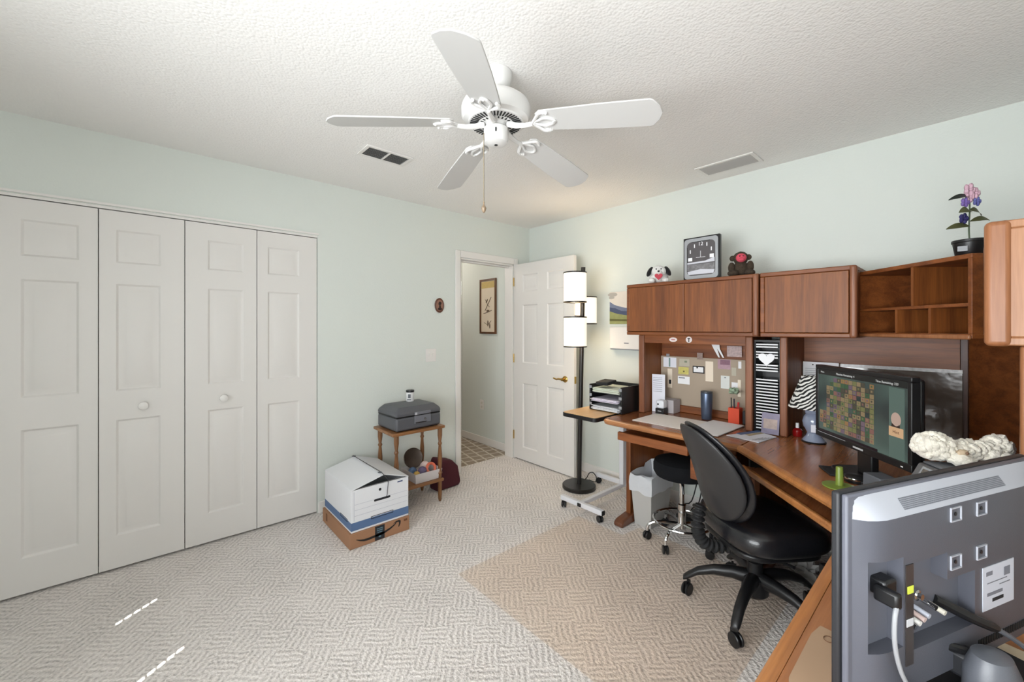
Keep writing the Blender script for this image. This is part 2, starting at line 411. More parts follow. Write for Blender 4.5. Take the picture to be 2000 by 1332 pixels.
# ================================================================== small wall things
def plate(name, x, y, z, label, cat, axis, w=.075, h=.115, kind='switch'):
    t = thing(name, label, cat, (x, y, z-h/2), 0 if axis == 'y' else R(-90))
    P('plate', t, M_trim, lambda bm: box(bm, -w/2, w/2, -.006, 0, 0, h), bevel=.002)
    if kind == 'switch':
        for dx in (-.022, .022):
            P('toggle', t, M_trim, lambda bm: box(bm, dx-.005, dx+.005, -.016, -.0062, h/2-.003, h/2+.014), bevel=.002)
    else:
        for dz in (.032, .078): P('socket', t, mat('socket_ivory', (214, 210, 200), rough=.4), lambda bm: lathe(bm, [(.015, 0), (.015, .0035)], 20, Matrix.Translation((0, -.0062, dz)) @ Matrix.Rotation(R(90), 4, 'X')), bevel=.001)
    return t
plate('light_switch', 1.88, YA-.0005, 1.125, 'white double light switch plate on green wall below the oval plaque', 'light switch', 'y', w=.105)
t = plate('wall_outlet', 2.9495, 3.836, .461, 'white wall outlet low on the hallway wall beyond the doorway', 'outlet', 'x', kind='outlet')
# cameo
t = thing('oval_plaque', 'small oval brown plaque with dark silhouette hung on wall left of doorway', 'plaque', (1.967, YA-.0005, 1.572))
MY = Matrix.Rotation(R(90), 4, 'X')
P('frame', t, mat('cameo_frame', (96, 58, 42), rough=.5), lambda bm: lathe(bm, [(.046, 0), (.047, .01), (.041, .014), (.036, .009)], 36, MY, sy=1.42))
P('backing', t, mat('cameo_back', (150, 110, 92), rough=.6), lambda bm: lathe(bm, [(.036, .0045), (.036, .0098)], 36, MY, sy=1.42))
def sil(bm):
    ell(bm, (.002, -.0115, .018), (.014, .004, .017)); ell(bm, (.010, -.0115, .02), (.009, .004, .011)); ell(bm, (.002, -.0115, -.012), (.009, .004, .02)); ell(bm, (.003, -.0115, -.032), (.023, .004, .013)); ell(bm, (-.010, -.0115, .012), (.005, .003, .004))
P('silhouette', t, mat('silhouette', (44, 22, 16), rough=.5), sil)
# hallway picture
t = thing('framed_picture', 'tall narrow framed picture of birds on branches in the hallway', 'picture', (2.9495, 3.715, 1.30), R(-90))
w, h = .30, .635
def fr(bm):
    for a, b, c, d in ((-w/2, w/2, 0, .022), (-w/2, w/2, h-.022, h), (-w/2, -w/2+.022, .022, h-.022), (w/2-.022, w/2, .022, h-.022)): box(bm, a, b, -.02, 0, c, d)
P('frame', t, wood('dark_frame', (70, 42, 22), (104, 66, 36), 'Z'), fr, bevel=.002)
P('print', t, mat('parchment', (226, 212, 190), rough=.7, vary=.06), lambda bm: box(bm, -w/2+.021, w/2-.021, -.010, -.002, .021, h-.021))
for pts_, r_ in (([(.06, -.0115, .42), (-.03, -.0115, .30), (-.05, -.0115, .27)], .004), ([(-.05, -.0115, .40), (.0, -.0115, .33), (.03, -.0115, .31)], .003), ([(-.08, -.0115, .235), (0, -.0115, .25), (.07, -.0115, .27)], .004), ([(-.07, -.0115, .13), (.0, -.0115, .10), (.06, -.0115, .15)], .003)):
    P('branch_drawing', t, mat('bird_ink', (110, 92, 74), rough=.8), lambda bm: tube(bm, pts_, r_, seg=5))
P('bird_drawing', t, MATS['bird_ink'], lambda bm: ell(bm, (.0, -.0115, .265), (.03, .003, .012)))
P('bird_drawing', t, MATS['bird_ink'], lambda bm: ell(bm, (-.02, -.0115, .38), (.028, .003, .01), M=Matrix.Rotation(R(-50), 4, 'Y')))
P('bird_drawing', t, MATS['bird_ink'], lambda bm: ell(bm, (.0, -.0115, .12), (.012, .003, .035)))
P('bird_drawing', t, MATS['bird_ink'], lambda bm: ell(bm, (.035, -.0115, .09), (.01, .003, .03)))
P('gold_band', t, mat('gold_leaf', (198, 172, 104), rough=.6, vary=.2, vscale=60), lambda bm: box(bm, -.12, .12, -.0112, -.010, .53, .605))
# far room: bookcase and window seen through the gap
t = thing('bookcase', 'brown bookcase glimpsed through the gap at the far end of the hallway', 'bookcase', (3.62, 5.58, 0))
P('carcass', t, mat('far_brown', (110, 84, 64), rough=.6), lambda bm: [box(bm, -.45, -.42, -.3, 0, 0, 1.8), box(bm, .42, .45, -.3, 0, 0, 1.8), box(bm, -.42, .42, -.02, 0, 0, 1.8)]+[box(bm, -.42, .42, -.3, -.02, z, z+.025) for z in (.02, .45, .85, 1.25, 1.775)], smooth=0)
for i, (x, z, hh, c, lb) in enumerate(((3.74, 1.2755, .2, (40, 34, 32), 'dark box on the upper shelf of the far bookcase'), (3.76, .8755, .22, (60, 44, 40), 'brown dark box on the middle shelf of the far bookcase'), (3.70, .4755, .24, (30, 28, 30), 'black box on the lower shelf of the far bookcase'))):
    bm = new(); box(bm, -.13, .13, -.1, .1, 0, hh); tag(obj('storage_box', bm, mat('far_dark%d' % i, c, rough=.7), loc=(x, 5.42, z), bevel=.006), lb, 'box')
t = bpy.data.objects.new('window_2', None); COL.objects.link(t); t.location = (3.86, 5.6, 1.87); t['kind'] = 'structure'
P('window_frame', t, M_trim, lambda bm: [box(bm, -.3, .3, -.03, 0, 0, .04), box(bm, -.3, .3, -.03, 0, .27, .31), box(bm, -.3, -.26, -.03, 0, 0, .31), box(bm, .26, .3, -.03, 0, 0, .31)], smooth=0)
P('pane', t, mat('daylight_pane', (250, 250, 248), emit=(250, 250, 248), estr=1.4), lambda bm: box(bm, -.26, .26, -.012, -.004, .04, .27), smooth=0)

# vents
def vent(name, cx, cy, w, d, rz, label, louv, col, split):
    t = thing(name, label, 'vent', (cx, cy, H-.0005), rz)
    fw_ = .022
    P('frame', t, M_trim, lambda bm: [box(bm, -w/2, w/2, -d/2, -d/2+fw_, -.008, 0), box(bm, -w/2, w/2, d/2-fw_, d/2, -.008, 0), box(bm, -w/2, -w/2+fw_, -d/2+fw_, d/2-fw_, -.008, 0), box(bm, w/2-fw_, w/2, -d/2+fw_, d/2-fw_, -.008, 0)]+([box(bm, -.006, .006, -d/2+fw_, d/2-fw_, -.010, 0)] if split else []), bevel=.002)
    P('backing', t, mat(name+'_back', col, rough=.9), lambda bm: box(bm, -w/2+fw_, w/2-fw_, -d/2+fw_, d/2-fw_, -.0015, 0), smooth=0)
    n = louv
    for i in range(n):
        y = -d/2+fw_+(i+.5)*(d-2*fw_)/n
        M = Matrix.Translation((0, y, -.006)) @ Matrix.Rotation(R(38), 4, 'X')
        P('slat', t, mat(name+'_slat', (150, 150, 148) if split else (176, 174, 170), rough=.5), lambda bm: box(bm, -w/2+fw_, w/2-fw_, -.0065, .0065, -.0006, .0006, M=M), smooth=0)
vent('ceiling_vent', 1.11, 2.435, .30, .17, R(0), 'white ceiling vent with dark split grille, left of the ceiling fan', 8, (84, 84, 82), True)
vent('ceiling_register', 2.86, 1.06, .36, .20, R(90), 'white louvred ceiling register, near the green wall at right', 7, (120, 120, 118), False)

# ================================================================== CEILING FAN
FX, FY = 1.104, 1.340
fan = thing('ceiling_fan', 'white five-blade ceiling fan hanging from the textured ceiling', 'ceiling fan', (FX, FY, H))
M_fan = mat('fan_white', (232, 231, 229), rough=.3)
M_blade = mat('fan_blade', (208, 207, 205), rough=.4)
P('canopy', fan, M_fan, lambda bm: lathe(bm, [(.022, -.075), (.045, -.066), (.06, -.045), (.068, -.02), (.07, -.001), (0, -.001)], 32))
P('downrod', fan, M_fan, lambda bm: cyl(bm, (0, 0, -.10), (0, 0, -.07), .014))
P('ball_joint', fan, M_black, lambda bm: ell(bm, (0, 0, -.078), (.019, .019, .012)))
P('motor_housing', fan, M_fan, lambda bm: lathe(bm, [(.115, -.208), (.138, -.200), (.146, -.185), (.147, -.15), (.140, -.132), (.115, -.112), (.07, -.098), (.03, -.092), (0, -.092)], 48))
P('vent_ring', fan, M_fan, lambda bm: lathe(bm, [(.045, -.216), (.116, -.214), (.118, -.206), (0, -.206)], 40))
def slots(bm):
    for k in range(46):
        a = 2*PI*k/46
        M = Matrix.Rotation(a, 4, 'Z'); box(bm, .078, .110, -.0032, .0032, -.2172, -.2150, M=M)
    for k in range(24):
        M = Matrix.Rotation(2*PI*k/24, 4, 'Z'); box(bm, .058, .070, -.003, .003, -.2175, -.2158, M=M)
P('vent_slots', fan, mat('slot_dark', (40, 40, 40), rough=.8), slots, smooth=0)
P('switch_housing', fan, M_fan, lambda bm: lathe(bm, [(0, -.302), (.03, -.302), (.047, -.295), (.052, -.28), (.052, -.236), (.045, -.228), (.045, -.215), (0, -.215)], 32))
P('plug_button', fan, M_black, lambda bm: lathe(bm, [(.007, -.3045), (.007, -.3018)], 14))
P('reverse_switch', fan, M_black, lambda bm: box(bm, -.003, .003, -.055, -.0515, -.268, -.252, M=Matrix.Rotation(R(-40), 4, 'Z')))
def chain(bm):
    x, y = -.05, .02
    cyl(bm, (x, y, -.26), (x, y, -.575), .0016, seg=6)
    n = 60
    for k in range(n): ell(bm, (x, y, -.262-k*.0052), (.0024, .0024, .0024), 6, 4)
P('pull_chain', fan, mat('chain_metal', (120, 108, 90), rough=.3, metal=.8), chain)
P('chain_knob', fan, mat('knob_wood', (150, 128, 104), rough=.4), lambda bm: lathe(bm, [(0, -.598), (.006, -.592), (.009, -.584), (.011, -.576), (.006, -.568), (.0035, -.562), (.0035, -.55), (0, -.549)], 14, Matrix.Translation((-.05, .02, 0))))
offs = [262, 336+2, 48, 120-3, 192+4]
for k, a in enumerate(offs):
    ang = R(a-41.73)
    # blade root z -0.235, tip -0.30 ; pitched 12 deg
    tilt = math.atan2(.062, .50)
    MM = Matrix.Rotation(ang, 4, 'Z') @ Matrix.Translation((.185, 0, -.236)) @ Matrix.Rotation(tilt, 4, 'Y') @ Matrix.Rotation(R(-12), 4, 'X')
    def blade(bm):
        pts = []
        W0, W1, Lb = .058, .072, .475
        pts = [(0, -W0*.7), (.02, -W0), (Lb*.55, -W1*.97), (Lb-.035, -W1), (Lb-.022, -W1*.93), (Lb+.0, -W1*.50), (Lb+.010, 0), (Lb+.0, W1*.50), (Lb-.022, W1*.93), (Lb-.035, W1), (Lb*.55, W1*.97), (.02, W0), (0, W0*.7)]
        prism(bm, pts, 0, .006, M=MM)
    P('blade', fan, M_blade, blade, bevel=.0015)
    def iron(bm):
        MI = Matrix.Rotation(ang, 4, 'Z')
        f = lambda p: MI @ Vector(p)
        tube(bm, [f((.055, 0, -.222)), f((.09, 0, -.236)), f((.13, 0, -.243)), f((.165, 0, -.243))], [.014, .012, .010, .009], seg=8, sub=4 and 0)
        for s in (-1, 1):
            q = [(-.02, 0, -.006), (.0, s*.025, -.006), (.02, s*.05, -.006), (.04, s*.052, -.005), (.052, s*.045, -.005)]
            tube(bm, [MM @ Vector(p) for p in q], .007, seg=6, sub=3)
            q = [(-.02, 0, -.006), (.012, s*.014, -.006), (.035, s*.022, -.005), (.065, s*.012, -.004), (.075, 0, -.003)]
            tube(bm, [MM @ Vector(p) for p in q], .006, seg=6, sub=3)
        for p in ((.04, .05), (.04, -.05), (.07, 0)): ell(bm, MM @ Vector((p[0], p[1], -.008)), (.006, .006, .004), 8, 5)
    P('blade_iron', fan, M_fan, iron)

# ================================================================== DESKS
DZT = .75
def top_with_edge(root, poly, edge_pts, mtop, medge, r=.0175):
    P('desktop', root, mtop, lambda bm: prism(bm, poly, DZT-.034, DZT), bevel=.002)
    bm = new()
    # bullnose strip along edge_pts (outward side)
    pts = [Vector((p[0], p[1], 0)) for p in edge_pts]
    prof = [(0, 0), (.018, 0), (.027, -.006), (.031, -.017), (.027, -.029), (.018, -.035), (0, -.035)]
    rings = []
    for i, p in enumerate(pts):
        t0 = (pts[min(i+1, len(pts)-1)]-pts[max(i-1, 0)]).normalized(); nrm = Vector((t0.y, -t0.x, 0))
        rings.append([bm.verts.new((p.x+nrm.x*a, p.y+nrm.y*a, DZT+.0005+b)) for a, b in prof])
    for A, B in zip(rings, rings[1:]):
        for k in range(len(prof)): bm.faces.new([A[k], A[(k+1) % len(prof)], B[(k+1) % len(prof)], B[k]])
    bm.faces.new(rings[0][::-1]); bm.faces.new(rings[-1])
    return obj('edge_strip', bm, medge, root)
# --- left desk
d1 = thing('desk', 'brown wooden desk under the two-door hutch, left section of the corner suite', 'desk', (0, 0, 0))
FXD = 2.33
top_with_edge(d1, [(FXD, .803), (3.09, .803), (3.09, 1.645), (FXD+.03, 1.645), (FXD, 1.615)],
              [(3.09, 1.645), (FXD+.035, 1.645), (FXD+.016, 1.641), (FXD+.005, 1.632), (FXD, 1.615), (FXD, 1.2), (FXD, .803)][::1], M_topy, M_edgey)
P('side_panel', d1, M_cab, lambda bm: box(bm, 2.53, 3.05, 1.585, 1.62, .05, .7155), bevel=.004)
def foot(bm):
    M = Matrix.Translation((0, 1.6025, 0)) @ Matrix.Rotation(R(90), 4, 'X')
    prism(bm, [(2.40, .012), (2.40, .03), (2.425, .048), (2.53, .062), (3.05, .062), (3.05, 0), (2.41, 0)], -.034, .034, M=M)
P('foot', d1, M_footx, foot, bevel=.01, seg=3)
P('back_panel', d1, M_cabh, lambda bm: box(bm, 3.0, 3.02, .82, 1.585, .25, .7155))
P('pencil_drawer', d1, M_cabh, lambda bm: [box(bm, FXD-.012, FXD+.012, 1.08, 1.55, .628, .682), box(bm, FXD+.012, 2.8, 1.09, 1.54, .64, .675)], bevel=.004)
P('drawer_box', d1, M_cabh, lambda bm: [box(bm, FXD+.02, 2.85, .83, 1.06, .505, .714), box(bm, FXD+.0, FXD+.02, .822, 1.07, .50, .682)], bevel=.004)
# --- corner desk
d2 = thing('corner_desk', 'brown corner desk section with keyboard tray under the computer monitor', 'desk', (0, 0, 0))
A2 = (2.33, .797); B2 = (1.795, .262)
YC1 = YC+.015
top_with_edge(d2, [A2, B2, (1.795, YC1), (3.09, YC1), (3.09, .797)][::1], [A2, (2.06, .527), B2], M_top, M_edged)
P('side_panel', d2, M_cab, lambda bm: box(bm, 2.50, 3.05, .76, .79, .05, .7155), bevel=.004)
P('side_panel', d2, M_cab, lambda bm: box(bm, 1.80, 1.83, YC1, .08, .05, .7155), bevel=.004)
def foot2(bm):
    M = Matrix.Translation((0, .775, 0)) @ Matrix.Rotation(R(90), 4, 'X')
    prism(bm, [(2.36, .012), (2.36, .03), (2.38, .048), (2.50, .062), (3.05, .062), (3.05, 0), (2.37, 0)], -.034, .034, M=M)
P('foot', d2, M_footx, foot2, bevel=.01, seg=3)
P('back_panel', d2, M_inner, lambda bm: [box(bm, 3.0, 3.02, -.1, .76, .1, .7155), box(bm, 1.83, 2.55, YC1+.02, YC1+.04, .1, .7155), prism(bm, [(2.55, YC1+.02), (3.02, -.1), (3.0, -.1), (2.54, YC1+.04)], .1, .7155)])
def MD(x, y):   # frame with local x along the desk diagonal (toward the near end), local y into the corner
    return Matrix.Translation((x, y, 0)) @ Matrix.Rotation(R(225), 4, 'Z')
MK = Matrix.Translation(((A2[0]+B2[0])/2, (A2[1]+B2[1])/2, 0)) @ Matrix.Rotation(R(225), 4, 'Z')
P('keyboard_tray', d2, M_top, lambda bm: box(bm, -.345, .345, .0, .38, .635, .652, M=MK), bevel=.002)
P('tray_edge', d2, M_edged, lambda bm: box(bm, -.35, .35, -.022, .0, .630, .66, M=MK), bevel=.007, seg=3)
P('tray_rail', d2, M_blackm, lambda bm: [box(bm, -.345, -.33, .02, .4, .652, .7155, M=MK), box(bm, .33, .345, .02, .4, .652, .7155, M=MK)])
# --- return desk in the foreground
d3 = thing('desk', 'orange-brown desk section in the foreground carrying the television', 'desk', (0, 0, 0))
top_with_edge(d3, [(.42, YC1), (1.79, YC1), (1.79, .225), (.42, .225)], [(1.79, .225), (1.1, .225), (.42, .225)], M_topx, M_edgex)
P('side_panel', d3, M_cab, lambda bm: box(bm, .46, .49, YC1, .08, .0, .7155), bevel=.004)
P('back_panel', d3, M_cabx, lambda bm: box(bm, .49, 1.78, YC1+.02, YC1+.04, .2, .7155))

# ================================================================== HUTCHES
def frame_front(bm, x, y0, y1, z0, z1, t=.022, d=.03):
    for a, b, c, e in ((y0, y1, z0, z0+t), (y0, y1, z1-t, z1), (y0, y0+t, z0+t, z1-t), (y1-t, y1, z0+t, z1-t)): box(bm, x, x+d, a, b, c, e)
hz0, hz1 = 1.318, 1.682
h1 = thing('hutch', 'brown two-door hutch with tackboard standing on the left desk', 'hutch', (0, 0, DZT+.001))
def HZ(z): return z-DZT-.001
def carcass(bm, x0, x1, y0, y1, z0, z1, t=.02):
    box(bm, x0, x1, y0, y1, HZ(z0), HZ(z0+t)); box(bm, x0, x1, y0, y1, HZ(z1-t), HZ(z1))
    box(bm, x0, x1, y0, y0+t, HZ(z0+t), HZ(z1-t)); box(bm, x0, x1, y1-t, y1, HZ(z0+t), HZ(z1-t)); box(bm, x1-.01, x1, y0+t, y1-t, HZ(z0+t), HZ(z1-t))
P('cabinet_box', h1, M_cabh, lambda bm: carcass(bm, 2.612, 3.09, .803, 1.668, hz0, hz1, .024), bevel=.008, seg=3)
for (a, b) in ((1.641, 1.243), (1.233, .836)):
    P('door', h1, M_cab, lambda bm: box(bm, 2.604, 2.622, b, a, HZ(hz0+.026), HZ(hz1-.026)), bevel=.002)
P('pull_rail', h1, M_post, lambda bm: box(bm, 2.598, 2.624, 1.2335, 1.2425, HZ(hz0+.026), HZ(hz1-.026)), bevel=.002)
P('corner_post', h1, M_post, lambda bm: box(bm, 2.600, 2.640, .803, .834, HZ(hz0+.0), HZ(hz1)), bevel=.012, seg=4)
for (a, b) in ((1.568, 1.612), (.858, .898)):
    P('upright', h1, M_post, lambda bm: box(bm, 2.68, 2.705, a, b, HZ(.7515), HZ(hz0)), bevel=.008, seg=3)
    P('side_panel', h1, M_cab, lambda bm: box(bm, 2.705, 3.07, a+.008, b-.008, HZ(.7515), HZ(hz0)))
P('header_rail', h1, M_cabh, lambda bm: box(bm, 2.69, 2.705, .898, 1.568, HZ(1.262), HZ(hz0)))
P('back_panel', h1, M_cabh, lambda bm: box(bm, 2.9552, 2.97, .866, 1.575, HZ(.7515), HZ(hz0)))
P('bottom_rail', h1, M_cabh, lambda bm: box(bm, 2.915, 2.9535, .891, 1.575, HZ(.7515), HZ(.80)), bevel=.003)
P('tackboard', h1, mat('tackboard_fabric', (178, 162, 144), rough=.95, bump=.3, bscale=500), lambda bm: box(bm, 2.94, 2.954, .891, 1.575, HZ(.80), HZ(1.155)), smooth=0)
# corner hutch (single-door wing + diagonal cubby)
h2 = thing('corner_hutch', 'brown corner hutch with one door and diagonal open cubbies', 'hutch', (0, 0, DZT+.001))
P('cabinet_box', h2, M_cabh, lambda bm: carcass(bm, 2.612, 3.09, .372, .797, hz0, hz1, .024), bevel=.008, seg=3)
P('door', h2, M_cab, lambda bm: box(bm, 2.604, 2.622, .399, .770, HZ(hz0+.026), HZ(hz1-.026)), bevel=.002)
P('corner_post', h2, M_post, lambda bm: box(bm, 2.600, 2.640, .366, .397, HZ(hz0), HZ(hz1)), bevel=.012, seg=4)
P('upright', h2, M_post, lambda bm: box(bm, 2.68, 2.705, .680, .718, HZ(.7515), HZ(hz0)), bevel=.008, seg=3)
P('side_panel', h2, M_cab, lambda bm: box(bm, 2.705, 3.07, .688, .710, HZ(.7515), HZ(hz0)))
P('back_panel', h2, M_cabh, lambda bm: [box(bm, 3.07, 3.085, .0, .797, HZ(.7515), HZ(hz0)), prism(bm, [(3.085, -.0), (3.07, .0), (2.62, -.45), (2.62, -.47)], HZ(.7515), HZ(hz0))])
P('back_trim', h2, M_inner, lambda bm: box(bm, 3.055, 3.0699, .001, .03, HZ(.7515), HZ(hz0)), bevel=.003)
# diagonal cubby
ca = Vector((2.735, .385, 0)); cb = Vector((2.342, -.008, 0)); Lc = (cb-ca).length
MC = Matrix.Translation(ca) @ Matrix.Rotation(math.atan2((cb-ca).y, (cb-ca).x), 4, 'Z')     # local x along the front, local y into the corner
cz0, cz1 = 1.328, 1.655
def bx(bm, a, b, c, d, z0, z1): box(bm, a, b, c, d, HZ(z0), HZ(z1), M=MC)
dep = .26
def cubby(bm):
    bx(bm, 0, Lc, 0, dep, cz1-.018, cz1); bx(bm, 0, Lc, 0, dep, cz0, cz0+.018); bx(bm, 0, .012, 0, dep, cz0+.018, cz1-.018); bx(bm, Lc-.016, Lc, 0, dep, cz0+.018, cz1-.018)
    bx(bm, .012, Lc-.016, .004, dep, 1.452, 1.466)
P('cubby_frame', h2, M_cabh, lambda bm: cubby(bm), bevel=.002)
P('cubby_divider', h2, M_cab, lambda bm: bx(bm, .305-.006, .305+.006, .003, dep, 1.466, cz1-.018))
for u in (.225, .385): P('cubby_divider', h2, M_cab, lambda bm: bx(bm, u-.006, u+.006, .003, dep, cz0+.018, 1.452))
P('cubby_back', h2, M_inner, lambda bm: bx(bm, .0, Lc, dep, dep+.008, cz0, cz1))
P('cubby_lip', h2, M_edge, lambda bm: bx(bm, .0, Lc, -.012, 0, cz0-.004, cz0+.014), bevel=.005)
# near wing
h3 = thing('hutch', 'lighter lit brown hutch cabinet at the right frame edge, nearest the camera', 'hutch', (0, 0, DZT+.001))
M_lit = wood('cherry_panel_lit', (150, 100, 66), (178, 128, 92), 'Z', rough=.45, scale=.9)  # same wood made paler: window light put into this cabinet's colour
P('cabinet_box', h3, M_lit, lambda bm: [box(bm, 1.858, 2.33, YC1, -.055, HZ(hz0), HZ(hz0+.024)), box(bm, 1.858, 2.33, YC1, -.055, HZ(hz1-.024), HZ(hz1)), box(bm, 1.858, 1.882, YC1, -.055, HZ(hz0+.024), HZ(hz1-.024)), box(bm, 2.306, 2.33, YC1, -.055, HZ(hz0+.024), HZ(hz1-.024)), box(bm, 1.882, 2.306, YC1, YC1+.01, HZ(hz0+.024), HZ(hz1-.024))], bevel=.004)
P('door', h3, M_cab, lambda bm: box(bm, 1.90, 2.30, -.055, -.035, HZ(hz0+.024), HZ(hz1-.024)), bevel=.002)
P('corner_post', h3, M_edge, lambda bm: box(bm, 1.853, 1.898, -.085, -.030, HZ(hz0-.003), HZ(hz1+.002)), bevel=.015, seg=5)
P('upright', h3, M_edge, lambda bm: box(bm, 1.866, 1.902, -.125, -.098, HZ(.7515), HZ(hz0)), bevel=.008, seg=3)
P('side_panel', h3, M_cab, lambda bm: box(bm, 1.874, 1.894, YC1, -.125, HZ(.7515), HZ(hz0)))
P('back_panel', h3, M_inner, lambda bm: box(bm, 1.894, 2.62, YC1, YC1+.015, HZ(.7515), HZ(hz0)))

# ================================================================== ITEMS
def Mrot(axis, deg): return Matrix.Rotation(R(deg), 4, axis)
# ---- shipping carton with black curved arrow print
BX0, BX1, BY0, BY1 = .922, 1.322, 2.530, 3.05
t = thing('cardboard_box', 'flat brown cardboard carton with curved black arrow print, on carpet under the white file box', 'box', (BX0, BY0, .001))
M_card = mat('cardboard', (160, 118, 88), rough=.8, vary=.08, vscale=5)
w, l, h = BX1-BX0, BY1-BY0, .095
P('carton', t, M_card, lambda bm: box(bm, 0, w, 0, l, 0, h), bevel=.003)
P('tape', t, mat('black_tape', (30, 32, 38), rough=.3), lambda bm: box(bm, w*.40, w*.56, -.0012, -.0002, .004, h-.001), smooth=0)
P('tape_print', t, mat('tape_blue', (96, 128, 142), rough=.5), lambda bm: [box(bm, w*.43, w*.53, -.0016, -.0013, .062, .068), box(bm, w*.44, w*.52, -.0016, -.0013, .05, .055), box(bm, w*.43, w*.53, -.0016, -.0013, .074, .079), ell(bm, (w*.48, -.0015, .024), (.009, .0008, .005), 12, 6)], smooth=0)
def smile(bm):
    pts = [(.10, .052), (.16, .041), (.22, .034), (.28, .032), (.36, .034), (.44, .036), (.56, .040), (.66, .052), (.73, .066), (.765, .076)]
    wd = [.002, .0045, .0062, .007, .0072, .0072, .0072, .006, .0045, .003]
    up = []; dn = []
    for (u, z), q in zip(pts, wd): up.append((u*w, z+q)); dn.append((u*w, z-q))
    MM_ = Matrix.Rotation(R(90), 4, 'X')
    prism(bm, dn+up[::-1], .0003, .0012, M=MM_)
    hk = [(.705, .073), (.76, .087), (.815, .088), (.842, .080), (.838, .062), (.812, .044), (.798, .044), (.812, .064), (.808, .076), (.76, .078)]
    prism(bm, [(a*w, b) for a, b in hk][::-1], .0003, .0012, M=MM_)
P('arrow_print', t, mat('print_black', (28, 24, 22), rough=.7), smile, smooth=0)
P('side_print', t, mat('print_brown', (112, 74, 48), rough=.8), lambda bm: [box(bm, -.0012, -.0002, l-.10, l-.075, .03, .08), box(bm, w*.9, w*.96, -.0012, -.0002, .068, .082)], smooth=0)
# ---- white file storage box
t = thing('file_storage_box', 'white file storage box with blue band and string tie, resting on the brown carton', 'box', (BX0+.012, BY0+.008, .097))
M_box = mat('box_white', (226, 227, 230), rough=.6); M_blue = mat('box_blue', (86, 112, 150), rough=.6)
w, l, h = .385, .50, .262
P('body', t, M_box, lambda bm: [box(bm, 0, w, 0, l, 0, .006), box(bm, 0, w, 0, .006, .006, h), box(bm, 0, w, l-.006, l, .006, h), box(bm, 0, .006, .006, l-.006, .006, h), box(bm, w-.006, w, .006, l-.006, .006, h)], bevel=.0015)
P('blue_band', t, M_blue, lambda bm: [box(bm, 0, w+.0006, -.0008, -.0001, .012, .062), box(bm, -.0008, -.0001, -.0008, l, .012, .062)], smooth=0)
def flap(bm, x0, z0, x1, z1, y0, y1, th=.004):
    vs = [(x0, z0), (x1, z1), (x1, z1+th), (x0, z0+th)]
    A = [bm.verts.new((x, y0, z)) for x, z in vs]; B = [bm.verts.new((x, y1, z)) for x, z in vs]
    bm.faces.new(A[::-1]); bm.faces.new(B)
    for i in range(4): bm.faces.new([A[i], A[(i+1) % 4], B[(i+1) % 4], B[i]])
P('left_flap', t, M_box, lambda bm: flap(bm, 0, h, .205, h+.052, -.004, l), smooth=0)
P('right_flap', t, M_box, lambda bm: flap(bm, w, h, .192, h+.060, -.004, l), smooth=0)
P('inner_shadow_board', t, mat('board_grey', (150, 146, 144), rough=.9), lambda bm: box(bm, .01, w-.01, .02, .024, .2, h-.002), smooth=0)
P('string', t, mat('string_dark', (52, 52, 56), rough=.8), lambda bm: tube(bm, [(.19, l-.02, h+.070), (.195, l*.5, h+.069), (.20, .03, h+.068), (.205, -.012, h+.055), (.235, -.010, h+.01), (.232, -.008, h-.05), (.225, -.012, h-.085), (.205, -.010, h-.09)], .0022, seg=5, sub=4))
for y in (l-.03, .02):
    P('string_button', t, M_grey, lambda bm: lathe(bm, [(.013, 0), (.014, .003), (.004, .005), (0, .005)], 14, Matrix.Translation((.192, y, h+.066))))
MX = Mrot('X', 90)
P('finger_hole', t, M_inkd, lambda bm: lathe(bm, [(.009, .0001), (.009, .0012)], 16, Matrix.Translation((.185, 0, h-.035)) @ MX))
P('hand_slot', t, M_inkd, lambda bm: prism(bm, rrect(.11, .014, .006, cx=.20, cy=h-.098), .0001, .0012, M=MX), smooth=0)
P('label_holder', t, M_inkd, lambda bm: [box(bm, .125, .275, -.0022, -.0012, .066, .0695), box(bm, .125, .275, -.0022, -.0012, .052, .0555), box(bm, .125, .128, -.0022, -.0012, .0555, .066), box(bm, .272, .275, -.0022, -.0012, .0555, .066)], smooth=0)
P('label_holder', t, M_inkd, lambda bm: [box(bm, -.0022, -.0012, .06, .19, .066, .0695), box(bm, -.0022, -.0012, .06, .19, .052, .0555), box(bm, -.0022, -.0012, .06, .063, .0555, .066), box(bm, -.0022, -.0012, .187, .19, .0555, .066)], smooth=0)
P('printed_lines', t, mat('thin_print', (176, 178, 190), rough=.8), lambda bm: [box(bm, .02, w-.01, -.0007, -.0001, z, z+.0015) for z in (.10, .135, .17)]+[box(bm, .016, .018, -.0007, -.0001, .07, h-.01), box(bm, .31, .345, -.0008, -.0001, h-.022, h-.013)], smooth=0)
P('small_print', t, mat('navy_print', (58, 70, 110), rough=.8), lambda bm: box(bm, .305, .34, -.0012, -.0008, h-.0215, h-.0135), smooth=0)

